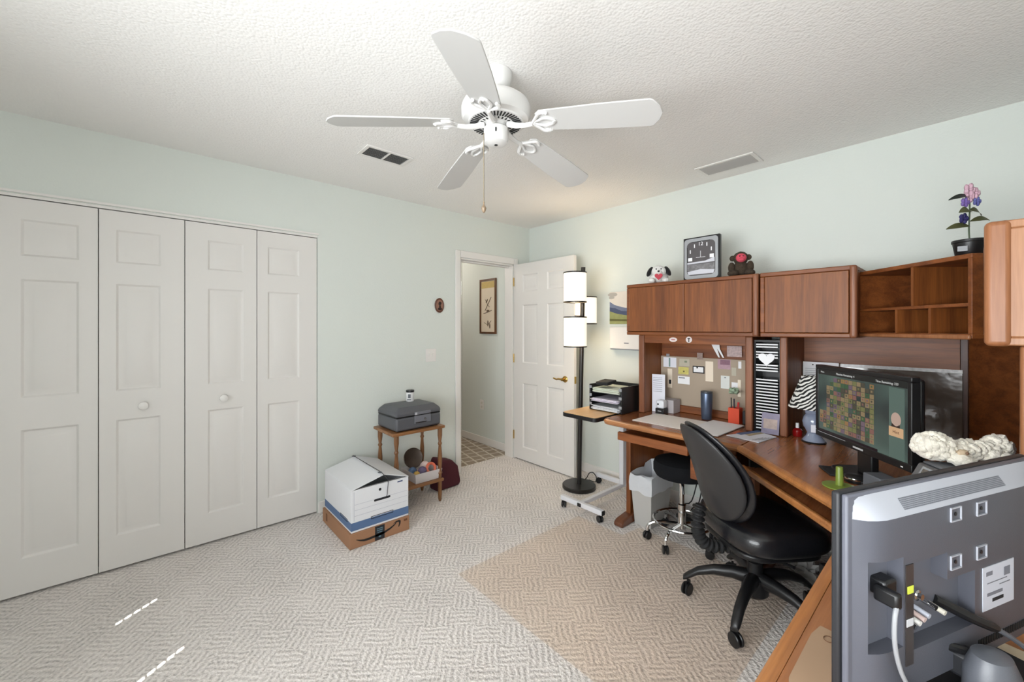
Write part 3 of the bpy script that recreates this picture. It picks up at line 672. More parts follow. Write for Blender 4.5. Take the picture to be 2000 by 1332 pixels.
# ---- plant stand with turned legs
M_stand = wood('stand_wood', (96, 62, 34), (138, 94, 56), 'Z', rough=.4, scale=1.5)
M_standx = wood('stand_wood_along', (112, 74, 42), (156, 108, 66), 'X', rough=.4, scale=1.5)
SX, SY, SH = 1.31, 2.755, .60
t = thing('side_stand', 'two-tier wooden stand with turned legs against the green wall', 'side table', (SX, SY, .001))
sw, sd = .44, .34
P('top', t, M_standx, lambda bm: box(bm, 0, sw, 0, sd, SH-.022, SH), bevel=.005)
P('shelf', t, M_standx, lambda bm: box(bm, .030, sw-.006, .006, sd-.006, .16, .182), bevel=.005)
for (x, y) in ((.042, .03), (sw-.03, .03), (.042, sd-.03), (sw-.03, sd-.03)):
    P('leg', t, M_stand, lambda bm: [lathe(bm, [(.013, .182), (.013, .21), (.019, .225), (.012, .24), (.017, .30), (.0175, .36), (.011, .44), (.017, .455), (.011, .47), (.018, .52), (.018, .578)], 16, Matrix.Translation((x, y, 0))), lathe(bm, [(.009, 0), (.013, .02), (.016, .06), (.016, .15), (.013, .182)], 16, Matrix.Translation((x, y, 0)))])
# ---- safe box
t = thing('fireproof_safe', 'dark grey portable safe box with latch plate on top of the wooden stand', 'safe', (1.342, 2.768, SH+.002), R(2))
M_safe = mat('safe_grey', (84, 85, 90), rough=.45, bump=.15, bscale=300)
w, l, h = .385, .30, .175
def safeb(bm, z0, z1, k):
    prism(bm, [(.012, 0), (w-.012, 0), (w, .012), (w, l-.012), (w-.012, l), (.012, l), (0, l-.012), (0, .012)], z0, z1)
P('body', t, M_safe, lambda bm: [prism(bm, [(0, 0), (w, 0), (w, l), (0, l)], .006, .103)], bevel=.016, seg=3)
P('foot_rim', t, M_black, lambda bm: box(bm, .02, w-.02, .02, l-.02, 0, .0075))
def lid(bm):
    a = [(0, 0), (w, 0), (w, l), (0, l)]; 
    rings = []
    for ins, z in ((0, .108), (0, .14), (.035, .172), (.04, .175)):
        rings.append([bm.verts.new((ins if p[0] == 0 else w-ins, ins*.8 if p[1] == 0 else l-ins*.8, z)) for p in a])
    bm.faces.new(rings[0][::-1]); bm.faces.new(rings[-1])
    for A, B in zip(rings, rings[1:]):
        for k in range(4): bm.faces.new([A[k], A[(k+1) % 4], B[(k+1) % 4], B[k]])
P('lid', t, M_safe, lid, bevel=.012, seg=3)
P('seam', t, M_black, lambda bm: box(bm, .004, w-.004, .004, l-.004, .100, .111), bevel=.002)
P('latch_plate', t, mat('latch_grey', (112, 113, 120), rough=.3), lambda bm: [box(bm, .15, .29, -.007, 0.004, .045, .104), box(bm, .15, .29, -.006, .004, .110, .132)], bevel=.003)
P('lock', t, M_chrome, lambda bm: lathe(bm, [(.009, 0), (.008, .006), (0, .006)], 16, Matrix.Translation((.235, -.0072, .075)) @ MX))
P('latch_edge', t, M_black, lambda bm: box(bm, .155, .25, -.009, -.0072, .048, .056), bevel=.001)
P('sticker', t, mat('safe_sticker', (186, 188, 192), rough=.5), lambda bm: box(bm, .152, .17, -.0066, -.0061, .112, .129), smooth=0)
# ---- jar on the safe
t = thing('jar', 'small white jar with black lid standing on the grey safe', 'jar', (1.572, 2.995, SH+.179))
P('body', t, mat('jar_white', (228, 228, 228), rough=.35), lambda bm: lathe(bm, [(.029, 0), (.031, .004), (.031, .068), (.029, .073), (0, .073)], 28))
P('lid', t, M_black, lambda bm: lathe(bm, [(.031, .073), (.0325, .075), (.0325, .088), (.031, .09), (0, .09)], 28))
P('label', t, M_grey, lambda bm: [box(bm, -.0316, -.0296, -.008, .012, .03, .06, M=Matrix.Rotation(R(55), 4, 'Z')), box(bm, -.0316, -.0300, -.014, .016, .012, .02, M=Matrix.Rotation(R(50), 4, 'Z'))], smooth=0)
# ---- clear basket on lower shelf
t = thing('storage_basket', 'clear plastic basket of craft supplies on the lower shelf of the stand', 'basket', (SX+.20, SY+.03, .184))
M_clear = mat('clear_plastic', (236, 232, 232), rough=.2, alpha=.6)
w, l, h = .215, .22, .075
def bask(bm):
    for f in (0,):
        pass
    o = [(-.01, -.01), (w+.01, -.01), (w+.01, l+.01), (-.01, l+.01)]; i0 = [(0, 0), (w, 0), (w, l), (0, l)]
    A = [bm.verts.new((p[0], p[1], 0)) for p in i0]; B = [bm.verts.new((p[0], p[1], h)) for p in o]
    C = [bm.verts.new((p[0]*.97+.003, p[1]*.97+.003, h)) for p in o]; D = [bm.verts.new((p[0]*.96+.004, p[1]*.96+.004, .003)) for p in i0]
    bm.faces.new(A[::-1]); bm.faces.new(D)
    for X, Y in ((A, B), (B, C), (C, D)):
        for k in range(4): bm.faces.new([X[k], X[(k+1) % 4], Y[(k+1) % 4], Y[k]])
P('tub', t, M_clear, bask)
def item(name, lab, cat, m, fn, loc, rot=None, **k):
    bm = new(); fn(bm); o = obj(name, bm, m, loc=loc, rot=rot, **k); return tag(o, lab, cat)
bx0, by0, bz0 = SX+.20, SY+.03, .189
item('papers', 'pink and white folded papers lying in the clear basket', 'papers', mat('pinkish', (206, 176, 172), rough=.8, vary=.3, vscale=30), lambda bm: [box(bm, .015, .195, .02, .2, 0, .02), box(bm, .02, .18, .03, .19, .021, .03, M=Matrix.Rotation(R(4), 4, 'Z'))], (bx0, by0, bz0), bevel=.003)
item('craft_coil', 'orange and white coiled ribbon on the right of the basket', 'ribbon', mat('ribbon_orange', (232, 116, 88), rough=.6, vary=.4, vscale=20), lambda bm: [tube(bm, [(math.cos(a)*.036, math.sin(a)*.012, .036+math.sin(a)*.034) for a in [2*PI*k/20 for k in range(20)]], .011, closed=True)], (bx0+.165, by0+.06, bz0+.031))
item('yarn_ball', 'white yarn ball behind the orange ribbon in the basket', 'yarn', mat('yarn_white', (226, 206, 200), rough=.9, bump=.6, bscale=80), lambda bm: ell(bm, (0, 0, .035), (.04, .035, .034)), (bx0+.16, by0+.15, bz0+.031))
item('yarn_ball', 'purple-grey yarn ball in the middle of the basket', 'yarn', mat('yarn_purple', (104, 92, 122), rough=.9, bump=.6, bscale=80), lambda bm: ell(bm, (0, 0, .032), (.034, .034, .032)), (bx0+.088, by0+.06, bz0+.031))
item('yarn_ball', 'small mustard yellow yarn ball at the left of the basket', 'yarn', mat('yarn_yellow', (196, 160, 84), rough=.9, bump=.6, bscale=80), lambda bm: ell(bm, (0, 0, .022), (.025, .024, .022)), (bx0+.03, by0+.045, bz0+.031))
item('yarn_ball', 'steel blue yarn ball left behind the yellow one', 'yarn', mat('yarn_blue', (92, 116, 148), rough=.9, bump=.6, bscale=80), lambda bm: ell(bm, (0, 0, .03), (.033, .03, .03)), (bx0+.03, by0+.11, bz0+.031))
item('round_plate', 'round dark bronze decorative plate leaning above the basket', 'plate', mat('bronze', (66, 54, 46), rough=.35, metal=.5, vary=.5, vscale=14), lambda bm: lathe(bm, [(0, 0), (.05, 0), (.075, .008), (.079, .012), (.074, .014), (.05, .007), (0, .007)], 36), (bx0+.085, by0+.205, bz0+.128), rot=(R(68), R(18), R(-20)))
# ---- maroon bag on the floor
def bag(bm):
    prof = [(-.10, .0), (.13, .0), (.15, .03), (.12, .17), (.06, .23), (-.08, .27), (-.11, .2)]
    prism(bm, prof, -.06, .06, M=Matrix.Rotation(R(90), 4, 'X'))
o = item('tote_bag', 'dark maroon fabric bag slumped on the carpet between the stand and the doorway', 'bag', mat('maroon', (72, 22, 34), rough=.9, bump=.3, bscale=30), bag, (1.885, 3.0, .002), rot=(0, 0, R(4)), bevel=.03, seg=4)

# ================================================================== floor lamp
M_lampm = mat('lamp_black', (30, 27, 25), rough=.35)
lx, ly = 2.751, 2.222
rtv = Vector((.7463, -.6656, 0)); fwv = Vector((.6656, .7463, 0))
t = thing('floor_lamp', 'black floor lamp with three lit white drum shades beside the open door', 'floor lamp', (lx, ly, .001))
P('base', t, M_lampm, lambda bm: lathe(bm, [(.138, 0), (.142, .004), (.142, .026), (.136, .032), (.02, .035), (0, .035)], 48))
ptop = rtv*.036
P('pole', t, M_lampm, lambda bm: tube(bm, [(0, 0, .03), (ptop.x, ptop.y, 1.885)], .019, seg=18))
def shade(off, z0, z1, n):
    c = Vector((0, 0, 0))+off+ptop*(z0/1.9)
    M_sh = mat('lamp_shade_lit', (250, 244, 232), rough=.8, emit=(255, 240, 216), estr=.85)
    s = P('lamp_shade', t, M_sh, lambda bm: [lathe_open(bm, .094, z0, z1, c)])
    P('shade_rim', s, M_lampm, lambda bm: rim(bm, .0955, z1-.004, z1+.006, c)); P('shade_rim', s, M_lampm, lambda bm: rim(bm, .0955, z0-.006, z0+.004, c))
    pz = z1-.03; pp = ptop*(pz/1.9)
    P('arm', t, M_lampm, lambda bm: tube(bm, [(pp.x, pp.y, z1+.012), (c.x, c.y, z1+.012), (c.x, c.y, z1-.05)], .006))
    P('bulb', t, mat('bulb', (255, 240, 215), emit=(255, 226, 180), estr=2.5), lambda bm: ell(bm, (c.x, c.y, z1-.10), (.026, .026, .04)))
    return c
def lathe_open(bm, r, z0, z1, c, th=.0012, seg=48):
    for rr in (r,):
        A = [bm.verts.new((c.x+rr*math.cos(2*PI*k/seg), c.y+rr*math.sin(2*PI*k/seg), z0)) for k in range(seg)]
        B = [bm.verts.new((c.x+rr*math.cos(2*PI*k/seg), c.y+rr*math.sin(2*PI*k/seg), z1)) for k in range(seg)]
        C = [bm.verts.new((c.x+(rr-th)*math.cos(2*PI*k/seg), c.y+(rr-th)*math.sin(2*PI*k/seg), z1)) for k in range(seg)]
        D = [bm.verts.new((c.x+(rr-th)*math.cos(2*PI*k/seg), c.y+(rr-th)*math.sin(2*PI*k/seg), z0)) for k in range(seg)]
        for X, Y in ((A, B), (B, C), (C, D), (D, A)):
            for k in range(seg): bm.faces.new([X[k], X[(k+1) % seg], Y[(k+1) % seg], Y[k]])
def rim(bm, r, z0, z1, c): lathe_open(bm, r+.002, z0, z1, c, th=.005)
shade_c = [shade(-rtv*.078-fwv*.09, 1.583, 1.825, 0), shade(-rtv*.070-fwv*.09, 1.213, 1.455, 1), shade(rtv*.050+fwv*.105, 1.405, 1.635, 2)]
SHZ = [1.70, 1.33, 1.52]
P('power_cord', t, M_black, lambda bm: tube(bm, [(.12, .05, .012), (.135, .02, .05), (.14, .0, .09), (.155, -.03, .10), (.175, -.05, .06), (.165, -.045, .02), (.14, .0, .03), (.15, .05, .012), (.17, .12, .008)], .004, seg=6, sub=4))

# ================================================================== rolling over-bed table
M_steel = mat('white_steel', (222, 222, 226), rough=.3)
t = thing('rolling_table', 'rolling table with light wood top, black rim and white steel base, left of the desk', 'table', (0, 0, 0))
M_light = wood('light_maple', (214, 168, 112), (232, 190, 136), 'X', rough=.35, scale=.7)
P('tabletop', t, M_light, lambda bm: prism(bm, rrect(.70, .30, .03, cx=2.62, cy=1.843), .735, .753), bevel=.001)
P('rim', t, M_black, lambda bm: prism(bm, rrect(.708, .308, .033, cx=2.62, cy=1.843), .722, .7505), bevel=.003)
P('column', t, M_steel, lambda bm: box(bm, 2.88, 2.93, 1.87, 1.91, .09, .722), bevel=.004)
P('long_bar', t, M_steel, lambda bm: box(bm, 2.385, 2.95, 1.89, 1.92, .058, .088), bevel=.004)
P('cross_bar', t, M_steel, lambda bm: box(bm, 2.355, 2.390, 1.705, 2.085, .055, .09), bevel=.004)
P('cross_bar', t, M_steel, lambda bm: box(bm, 2.95, 2.985, 1.72, 2.20, .055, .09), bevel=.004)
P('end_cap', t, M_black, lambda bm: box(bm, 2.357, 2.388, 1.697, 1.7045, .057, .088), bevel=.002)
P('end_cap', t, M_black, lambda bm: box(bm, 2.347, 2.3545, 1.885, 1.915, .06, .085), bevel=.002)
def castor(bm, x, y, r=.024, a=0, z=None):
    M = Matrix.Translation((x, y, 0)) @ Matrix.Rotation(R(a), 4, 'Z')
    for s in (-1, 1): lathe(bm, [(r*.35, 0), (r*.9, .001), (r, .004), (r, .010), (r*.9, .013), (r*.35, .0135)], 18, M @ Matrix.Translation((0, s*.011-.00675, r)) @ Matrix.Rotation(R(-90), 4, 'X'))
    box(bm, -r*.9, r*.3, -.0035, .0035, r*.8, r*2.15, M=M)
    cyl(bm, M @ Vector((-r*.3, 0, r*1.9)), M @ Vector((-r*.3, 0, r*2.4)), .006)
for i, (x, y) in enumerate(((2.372, 2.062), (2.372, 1.73), (2.967, 2.175), (2.967, 1.75))):
    P('castor', t, M_black, lambda bm: castor(bm, x, y, .0235, 30+i*40))
# ---- letter trays
t = thing('letter_tray', 'black three-tier letter tray standing where the rolling table meets the desk', 'tray', (2.50, 1.635, .7545))
tw, td = .285, .27
for i in range(3):
    z = .006+i*.062
    P('tray', t, M_black, lambda bm: box(bm, 0, td, .012, tw-.012, z, z+.004), smooth=0)
P('side_wall', t, M_black, lambda bm: box(bm, .0, td, 0, .012, 0, .19), bevel=.002)
P('side_wall', t, M_black, lambda bm: box(bm, .0, td, tw-.012, tw, 0, .19), bevel=.002)
P('back_wall', t, M_black, lambda bm: [box(bm, td, td+.006, 0, tw, 0, .19)], bevel=.001)
for z in (.035, .10, .16):
    for y in (.004, tw-.02): P('label_clip', t, M_lgrey, lambda bm: box(bm, -.004, -.0003, y-.004, y+.02, z, z+.02), bevel=.001)
for i, (z, n, lb) in enumerate(((.7615, 5, 'lowest tier'), (.8235, 4, 'middle tier'), (.8855, 6, 'top tier'))):
    def pile(bm, n=n):
        for k in range(n):
            dx = random.uniform(-.03, .0); dy = random.uniform(-.012, .012)
            box(bm, .012+dx, td-.01+dx*.2, .028+dy, tw-.028+dy, k*.006, k*.006+.0045, M=Matrix.Rotation(R(random.uniform(-1, 1)), 4, 'Z'))
    item('paper_stack', 'stack of loose papers in the %s of the black letter tray' % lb, 'papers', mat('tray_paper%d' % i, [(214, 216, 220), (224, 218, 232), (206, 212, 196)][i], rough=.8, vary=.1), pile, (2.50, 1.635, z), smooth=0)
item('black_pouch', 'black zip pouch lying on the papers at the top of the letter tray', 'pouch', M_blackm, lambda bm: box(bm, 0, .12, 0, .11, 0, .025, M=Matrix.Rotation(R(-6), 4, 'Y')), (2.53, 1.775, .938), bevel=.008)
# ---- wall items right
def paint(bm):
    w0, h0 = .34, .285
    quad(bm, [(0, -.012, 0), (w0, -.012, 0), (w0, -.012, h0), (0, -.012, h0)], 0)
t = thing('canvas_painting', 'small landscape canvas with mountain and meadow on the right wall, partly behind the hutch', 'painting', (XB-.0005, 2.147, 1.402), R(-90))
P('canvas', t, mat('sky_cream', (226, 216, 204), rough=.7, vary=.12, vscale=9), lambda bm: box(bm, 0, .34, -.018, -.0005, 0, .285), bevel=.001)
MXm = Matrix.Rotation(R(90), 4, 'X')
P('clouds', t, mat('cloud_grey', (176, 170, 162), rough=.8, vary=.15), lambda bm: [ell(bm, (.03, -.0185, .262), (.05, .001, .018)), ell(bm, (.02, -.0185, .235), (.03, .001, .012))])
P('mountains', t, mat('mountain_blue', (118, 124, 146), rough=.8, vary=.2, vscale=20), lambda bm: prism(bm, [(0, .09), (.34, .06), (.34, .13), (.24, .17), (.17, .14), (.12, .15), (.05, .17), (.0, .20)], .0182, .0188, M=MXm), smooth=0)
P('dark_ridge', t, mat('ridge', (74, 82, 108), rough=.8, vary=.2, vscale=20), lambda bm: prism(bm, [(0, .09), (.34, .06), (.34, .085), (.20, .11), (.12, .115), (.06, .14), (.0, .15)], .0189, .0193, M=MXm), smooth=0)
P('meadow', t, mat('meadow', (150, 152, 98), rough=.8, vary=.25, vscale=25), lambda bm: prism(bm, [(0, 0), (.34, 0), (.34, .08), (.18, .075), (.08, .09), (0, .115)], .0194, .0198, M=MXm), smooth=0)
P('dark_field', t, mat('field_dark', (98, 96, 52), rough=.8), lambda bm: prism(bm, [(0, .028), (.34, .022), (.34, .036), (.12, .042), (0, .048)], .0199, .0202, M=MXm), smooth=0)
t = thing('wall_unit', 'white flat wall-mounted control box below the landscape painting', 'wall unit', (XB-.0005, 2.125, 1.185), R(-90))
P('case', t, M_trim, lambda bm: box(bm, 0, .44, -.055, 0, 0, .192), bevel=.006, seg=3)
P('bottom_lip', t, M_lgrey, lambda bm: box(bm, .008, .43, -.05, -.008, -.008, -.0005))
P('logo', t, M_ink, lambda bm: box(bm, .15, .195, -.0562, -.0551, .048, .056), smooth=0)

# ================================================================== on the left desk
D = DZT+.0015
def sheet(name, lab, pts, m, z=D, th=.001, cat='paper'):
    bm = new(); cx = sum(p[0] for p in pts)/len(pts); cy = sum(p[1] for p in pts)/len(pts)
    prism(bm, [(p[0]-cx, p[1]-cy) for p in pts][::1], 0, th)
    return tag(obj(name, bm, m, loc=(cx, cy, z), smooth=0), lab, cat)
sheet('desk_pad', 'large cream desk blotter sheet at the left of the desk', [(2.415, 1.13), (2.735, 1.13), (2.735, 1.50), (2.415, 1.50)], mat('blotter', (244, 238, 232), rough=.5), th=.002, cat='desk pad')
sheet('paper_sheet', 'white sheets lying in the middle of the desk, behind the chair back', [(2.40, .945), (2.78, .935), (2.79, 1.128), (2.42, 1.14)], M_paper, z=D+.0025, th=.005)
a = sheet('printed_leaflet', 'white printed leaflet with blue and brown picture near the hutch upright', [(2.44, .75), (2.64, .722), (2.70, .84), (2.47, .925)], M_paperb, z=D, th=.004)
P('picture_block', a, mat('leaf_blue', (88, 106, 146), rough=.7, vary=.3, vscale=30), lambda bm: prism(bm, [(-.03, .06), (.15, .0), (.16, .03), (-.01, .095)], .0042, .0046), smooth=0)
P('picture_block', a, mat('leaf_brown', (176, 160, 132), rough=.7, vary=.3, vscale=30), lambda bm: prism(bm, [(-.02, .02), (.12, -.02), (.13, .0), (.0, .05)], .0042, .0047), smooth=0)
P('text_lines', a, M_ink, lambda bm: [prism(bm, [(-.10+k*.012, -.02-k*.012), (.0+k*.012, -.045-k*.012), (.002+k*.012, -.042-k*.012), (-.098+k*.012, -.017-k*.012)], .0042, .0045) for k in range(4)], smooth=0)
t = thing('tumbler', 'tall blue-grey metal tumbler in front of the tackboard', 'tumbler', (2.81, 1.178, D+.002))
P('body', t, mat('tumbler_metal', (88, 100, 122), rough=.3, metal=.6), lambda bm: lathe(bm, [(.030, 0), (.032, .004), (.036, .10), (.037, .172), (.036, .176), (0, .176)], 32))
P('lid', t, mat('tumbler_lid', (60, 64, 72), rough=.4), lambda bm: lathe(bm, [(.036, .176), (.037, .178), (.036, .188), (.02, .192), (0, .192)], 32))
t = thing('letter_holder', 'tall folded lined paper standing in the left corner of the hutch', 'paper', (2.79, 1.53, D), R(-90))
P('sheet', t, M_paperb, lambda bm: prism(bm, [(-.035, 0), (.055, .02), (.055, .022), (-.035, .002)], 0, .275), smooth=0)
P('text_lines', t, M_ink, lambda bm: [box(bm, -.025, .04, .0, -.001, z, z+.0022, M=Matrix.Rotation(R(12.5), 4, 'Z')) for z in (.25, .238, .226, .21, .195, .18, .165, .15)], smooth=0)
t = thing('pencil_sharpener', 'small white and black electric sharpener with grey box behind, left on the desk', 'sharpener', (2.76, 1.475, D))
P('body', t, mat('sharp_white', (224, 226, 232), rough=.3), lambda bm: box(bm, -.03, .03, -.03, .03, .04, .098), bevel=.012, seg=3)
P('base', t, M_black, lambda bm: box(bm, -.031, .031, -.032, .032, 0, .04), bevel=.004)
P('opening', t, M_black, lambda bm: lathe(bm, [(.006, 0), (.006, .002)], 14, Matrix.Translation((-.0305, .01, .07)) @ Matrix.Rotation(R(-90), 4, 'Y')))
P('button', t, M_lgrey, lambda bm: box(bm, -.034, -.0315, -.016, .012, .018, .026), bevel=.001)
item('storage_box', 'plain grey box behind the sharpener at the tackboard', 'box', mat('boxgrey', (176, 170, 172), rough=.6), lambda bm: box(bm, -.05, .05, -.055, .055, 0, .095), (2.86, 1.465, D), bevel=.003)
t = thing('pen_cup', 'orange square pen cup in the right corner of the left desk', 'pen holder', (2.84, 1.008, D))
P('cup', t, mat('orange_red', (214, 70, 34), rough=.4), lambda bm: [box(bm, -.03, -.027, -.033, .033, 0, .10), box(bm, .027, .03, -.033, .033, 0, .10), box(bm, -.027, .027, -.033, -.03, 0, .10), box(bm, -.027, .027, .03, .033, 0, .10), box(bm, -.027, .027, -.03, .03, 0, .003)])
def pen(name, lab, x, y, dx, dy, h, m, r=.0035, cat='pen'):
    bm = new(); tube(bm, [(0, 0, 0), (dx, dy, h)], r, seg=8); return tag(obj(name, bm, m, loc=(2.84+x, 1.008+y, D+.0035)), lab, cat)
pen('pen', 'black pen standing at the left of the orange cup', -.01, .018, .0, .004, .16, M_black)
pen('pen', 'dark marker standing at the back of the orange cup', .012, .008, .004, .006, .15, mat('marker', (40, 30, 40), rough=.4), .005)
pen('scissors_handle', 'red scissor handle in the orange cup', -.005, -.012, .0, -.008, .135, mat('red_plastic', (190, 40, 34), rough=.4), .006, 'scissors')
def flw(bm):
    for k in range(9):
        a = k*2.4; ell(bm, (.018*math.cos(a), .018*math.sin(a), .012*math.sin(k*1.7)), (.017, .014, .011), 8, 6, jit=.2)
item('artificial_flower', 'green and white flower ball rising behind the orange pen cup', 'flower', mat('flower_mix', (156, 176, 150), rough=.8, vary=.5, vscale=60), flw, (2.85, 1.02, D+.205))
item('black_box', 'black narrow box beside the orange pen cup', 'box', M_black, lambda bm: box(bm, -.035, .035, -.02, .02, 0, .085), (2.87, .945, D), bevel=.003)
# tackboard notes (paper pinned to the tackboard)
XT = 2.9396
def note(name, lab, px0, px1, z0, z1, m, extra=None, cat='note', x=XT):
    """py0>py1 (y world left to right)"""
    t = thing(name, lab, cat, (x, (px0+px1)/2, z0), R(-90))
    w = abs(px0-px1); h = z1-z0
    P('card', t, m, lambda bm: box(bm, -w/2, w/2, -.0012, -.0002, 0, h), smooth=0)
    if extra:
        for nm, mm, a, b, c, d in extra:
            P(nm, t, mm, lambda bm: box(bm, -w/2+a*w, -w/2+b*w, -.0017, -.0013, c*h, d*h), smooth=0)
    return t
def YT(px):   # world y on the tackboard plane for a column of the hutch
    l = (px-1000)/796; r0 = .66564+l*.74627; r1 = .74627-l*.66564
    return XT/r0*r1
def ZT(px, py):
    l = (px-1000)/796; return 1.37-(py-640)/796*XT/(.66564+l*.74627)
def pin(name, lab, x0, y0, x1, y1, m, extra=None, cat='note'):
    xm = (x0+x1)/2
    return note(name, lab, YT(x0), YT(x1), ZT(xm, y1), ZT(xm, y0), m, extra, cat)
M_y = mat('note_yellow', (206, 196, 112), rough=.7, vary=.25, vscale=60); M_gr = mat('note_grey', (190, 184, 166), rough=.7)
pin('pinned_card', 'white card with green vertical stripe, top left on the tackboard', 1296, 698, 1321, 717, M_paperb, [('stripe', mat('stripe_green', (120, 150, 146), rough=.7), .42, .54, .05, .95)])
pin('bookmark', 'narrow white bookmark hanging below the top left card', 1304, 720, 1313, 757, M_cream, [('figure', M_inkd, .3, .8, .2, .42)], 'bookmark')
pin('pinned_card', 'beige business card at the top of the second column', 1327, 701, 1347, 715, M_gr, [('mark', mat('mark_green', (130, 140, 120), rough=.7), .5, .75, .5, .75)])
pin('pinned_card', 'yellow-green picture card in the second column', 1325, 717, 1345, 731, M_y, [('mark', M_inkd, .5, .6, .3, .5)])
pin('pinned_card', 'white text card at the bottom of the second column', 1324, 735, 1347, 750, M_paper, [('text', M_ink, .08, .6, .72, .86)])
pin('pinned_card', 'white card with black border in the centre of the tackboard', 1353, 715, 1376, 729, M_inkd, None)
pin('pinned_card', 'white inner card on the black bordered card', 1355, 717, 1374, 727, M_paper, [('mark', M_inkd, .3, .45, .75, 1.0)]).location.x -= .0019
pin('pinned_note', 'tall peach note right of centre on the tackboard', 1378, 706, 1393, 745, M_cream)
pin('postcard', 'mauve picture postcard right on the tackboard', 1402, 702, 1427, 721, mat('mauve', (182, 150, 160), rough=.7, vary=.2, vscale=60), [('sky', mat('mauve_dark', (140, 104, 120), rough=.7, vary=.3, vscale=90), .2, .95, .45, .95)], 'postcard')
pin('pinned_note', 'small tag under the mauve postcard', 1429, 718, 1438, 734, M_gr)
pin('pinned_note', 'white square note lower right on the tackboard', 1408, 734, 1425, 759, mat('note_pale', (222, 224, 220), rough=.7), [('mark', M_ink, .4, .6, .82, .9)])
pin('pinned_note', 'white note at the lower right corner of the tackboard', 1429, 747, 1441, 762, M_paper)
pin('pinned_note', 'narrow pinkish note at the right edge of the tackboard', 1441, 742, 1447, 775, M_cream)
pin('pinned_note', 'white slip near the top right edge of the tackboard', 1442, 706, 1448, 720, M_paper)
pin('floral_card', 'floral patterned card above the top right corner of the tackboard', 1420, 676, 1449, 697, mat('floral', (190, 170, 168), rough=.8, vary=.6, vscale=70), None, 'card')
pin('clipped_tag', 'grey bulldog clip at the top left edge of the tackboard', 1302, 691, 1308, 697, M_lgrey, None, 'clip').location.x -= .003
pin('clipped_photo', 'tiny photo clipped at the top centre of the tackboard', 1362, 689, 1373, 702, mat('tiny_photo', (150, 130, 122), rough=.6, vary=.6, vscale=90), None, 'photo').location.x -= .003
t = thing('ribbon', 'white forked ribbon pinned above the tackboard', 'ribbon', (XT, YT(1400), ZT(1400, 698)), R(-90))
P('tail', t, M_paper, lambda bm: prism(bm, [(-.035, .09), (.0, .07), (.022, .0), (.012, .0), (-.018, .055)], .0015, .003, M=MXm), smooth=0)
P('tail', t, M_paper, lambda bm: prism(bm, [(-.035, .09), (.02, .09), (.022, .06), (.05, .0), (.04, .0), (.005, .06)], .0032, .0045, M=MXm), smooth=0)
# stickers on the header rail
t = thing('oval_sticker', 'oval pink-white sticker on the rail under the two-door hutch', 'sticker', (2.6895, 1.352, 1.288), R(-90))
P('sheet', t, mat('sticker_white', (232, 222, 220), rough=.5), lambda bm: lathe(bm, [(.028, 0.0002), (.028, .0012)], 28, MX, sy=.55))
P('print', t, mat('sticker_red', (190, 120, 124), rough=.5), lambda bm: box(bm, -.013, .013, -.0017, -.0013, -.004, .004), smooth=0)
t = thing('round_sticker', 'round white sticker with a dark cross shape on the rail under the hutch', 'sticker', (2.6895, 1.243, 1.290), R(-90))
P('sheet', t, MATS['sticker_white'], lambda bm: lathe(bm, [(.021, 0.0002), (.021, .0012)], 28, MX))
P('print', t, M_inkd, lambda bm: [box(bm, -.003, .003, -.0017, -.0013, -.017, .008), box(bm, -.009, .009, -.0017, -.0013, .004, .010)], smooth=0)

# ---- CD rack
t = thing('disc_rack', 'tall black rack of disc cases with white edges between the hutch uprights', 'disc rack', (2.715, .728, D))
rw, rh = .124, .545
P('frame', t, M_black, lambda bm: [box(bm, 0, .14, -.012, 0, 0, rh), box(bm, 0, .14, rw, rw+.006, 0, rh), box(bm, .128, .14, 0, rw, 0, rh), box(bm, 0, .128, 0, rw, rh-.01, rh), box(bm, 0, .128, 0, rw, 0, .012)])
M_case = mat('case_black', (30, 30, 32), rough=.25); M_spine = mat('case_white', (226, 226, 228), rough=.4)
slotsz = [.028, .046, .064, .082, .100, .118, .136, .154, .172, .190, .208, .226, .244, .262, .280, .298, .316, .370, .386, .402, .447, .463, .479, .509, .524]
c0 = None
for i, z in enumerate(slotsz):
    if c0 is None:
        c0 = thing('disc_case', '', 'disc case', (0, 0, 0), 0, 'disc cases in the black rack')
        P('case', c0, M_case, lambda bm: box(bm, 0, .12, 0, .118, 0, .011))
        P('spine_card', c0, M_spine, lambda bm: box(bm, -.0008, -.0001, .004, .116, .002, .0095), smooth=0)
        r = c0
    else:
        r = c0.copy(); COL.objects.link(r)
        for ch in list(c0.children):
            q = ch.copy(); COL.objects.link(q); q.parent = r
    r['label'] = 'black disc case with white spine edge stacked in the tall rack'
    r.location = (2.712, .731, D+z-.010); r['group'] = 'disc cases in the black rack'
def heart(bm, s=.045, th=.004):
    pts = []
    for k in range(40):
        a = 2*PI*k/40; x = 16*math.sin(a)**3; y = 13*math.cos(a)-5*math.cos(2*a)-2*math.cos(3*a)-math.cos(4*a)
        pts.append((x/17*s, y/17*s))
    prism(bm, pts[::-1], 0, th, M=MXm)
item('heart_ornament', 'white heart ornament hung on the front of the disc rack', 'heart', M_paper, heart, (2.708, .791, D+.435), rot=(0, 0, R(-90)), bevel=.001)
t = thing('photo_card', 'purple-grey photo card propped against the foot of the disc rack', 'photo', (2.675, .765, D+.0045), R(-90))
P('print', t, mat('photo_purple', (136, 128, 152), rough=.35, vary=.45, vscale=18), lambda bm: box(bm, -.045, .045, 0, .002, 0, .12, M=Matrix.Rotation(R(-10), 4, 'X')), smooth=0)
P('picture', t, mat('photo_tan', (178, 158, 150), rough=.4, vary=.4, vscale=35), lambda bm: box(bm, -.035, .035, -.0006, -.0001, .03, .085, M=Matrix.Rotation(R(-10), 4, 'X')), smooth=0)

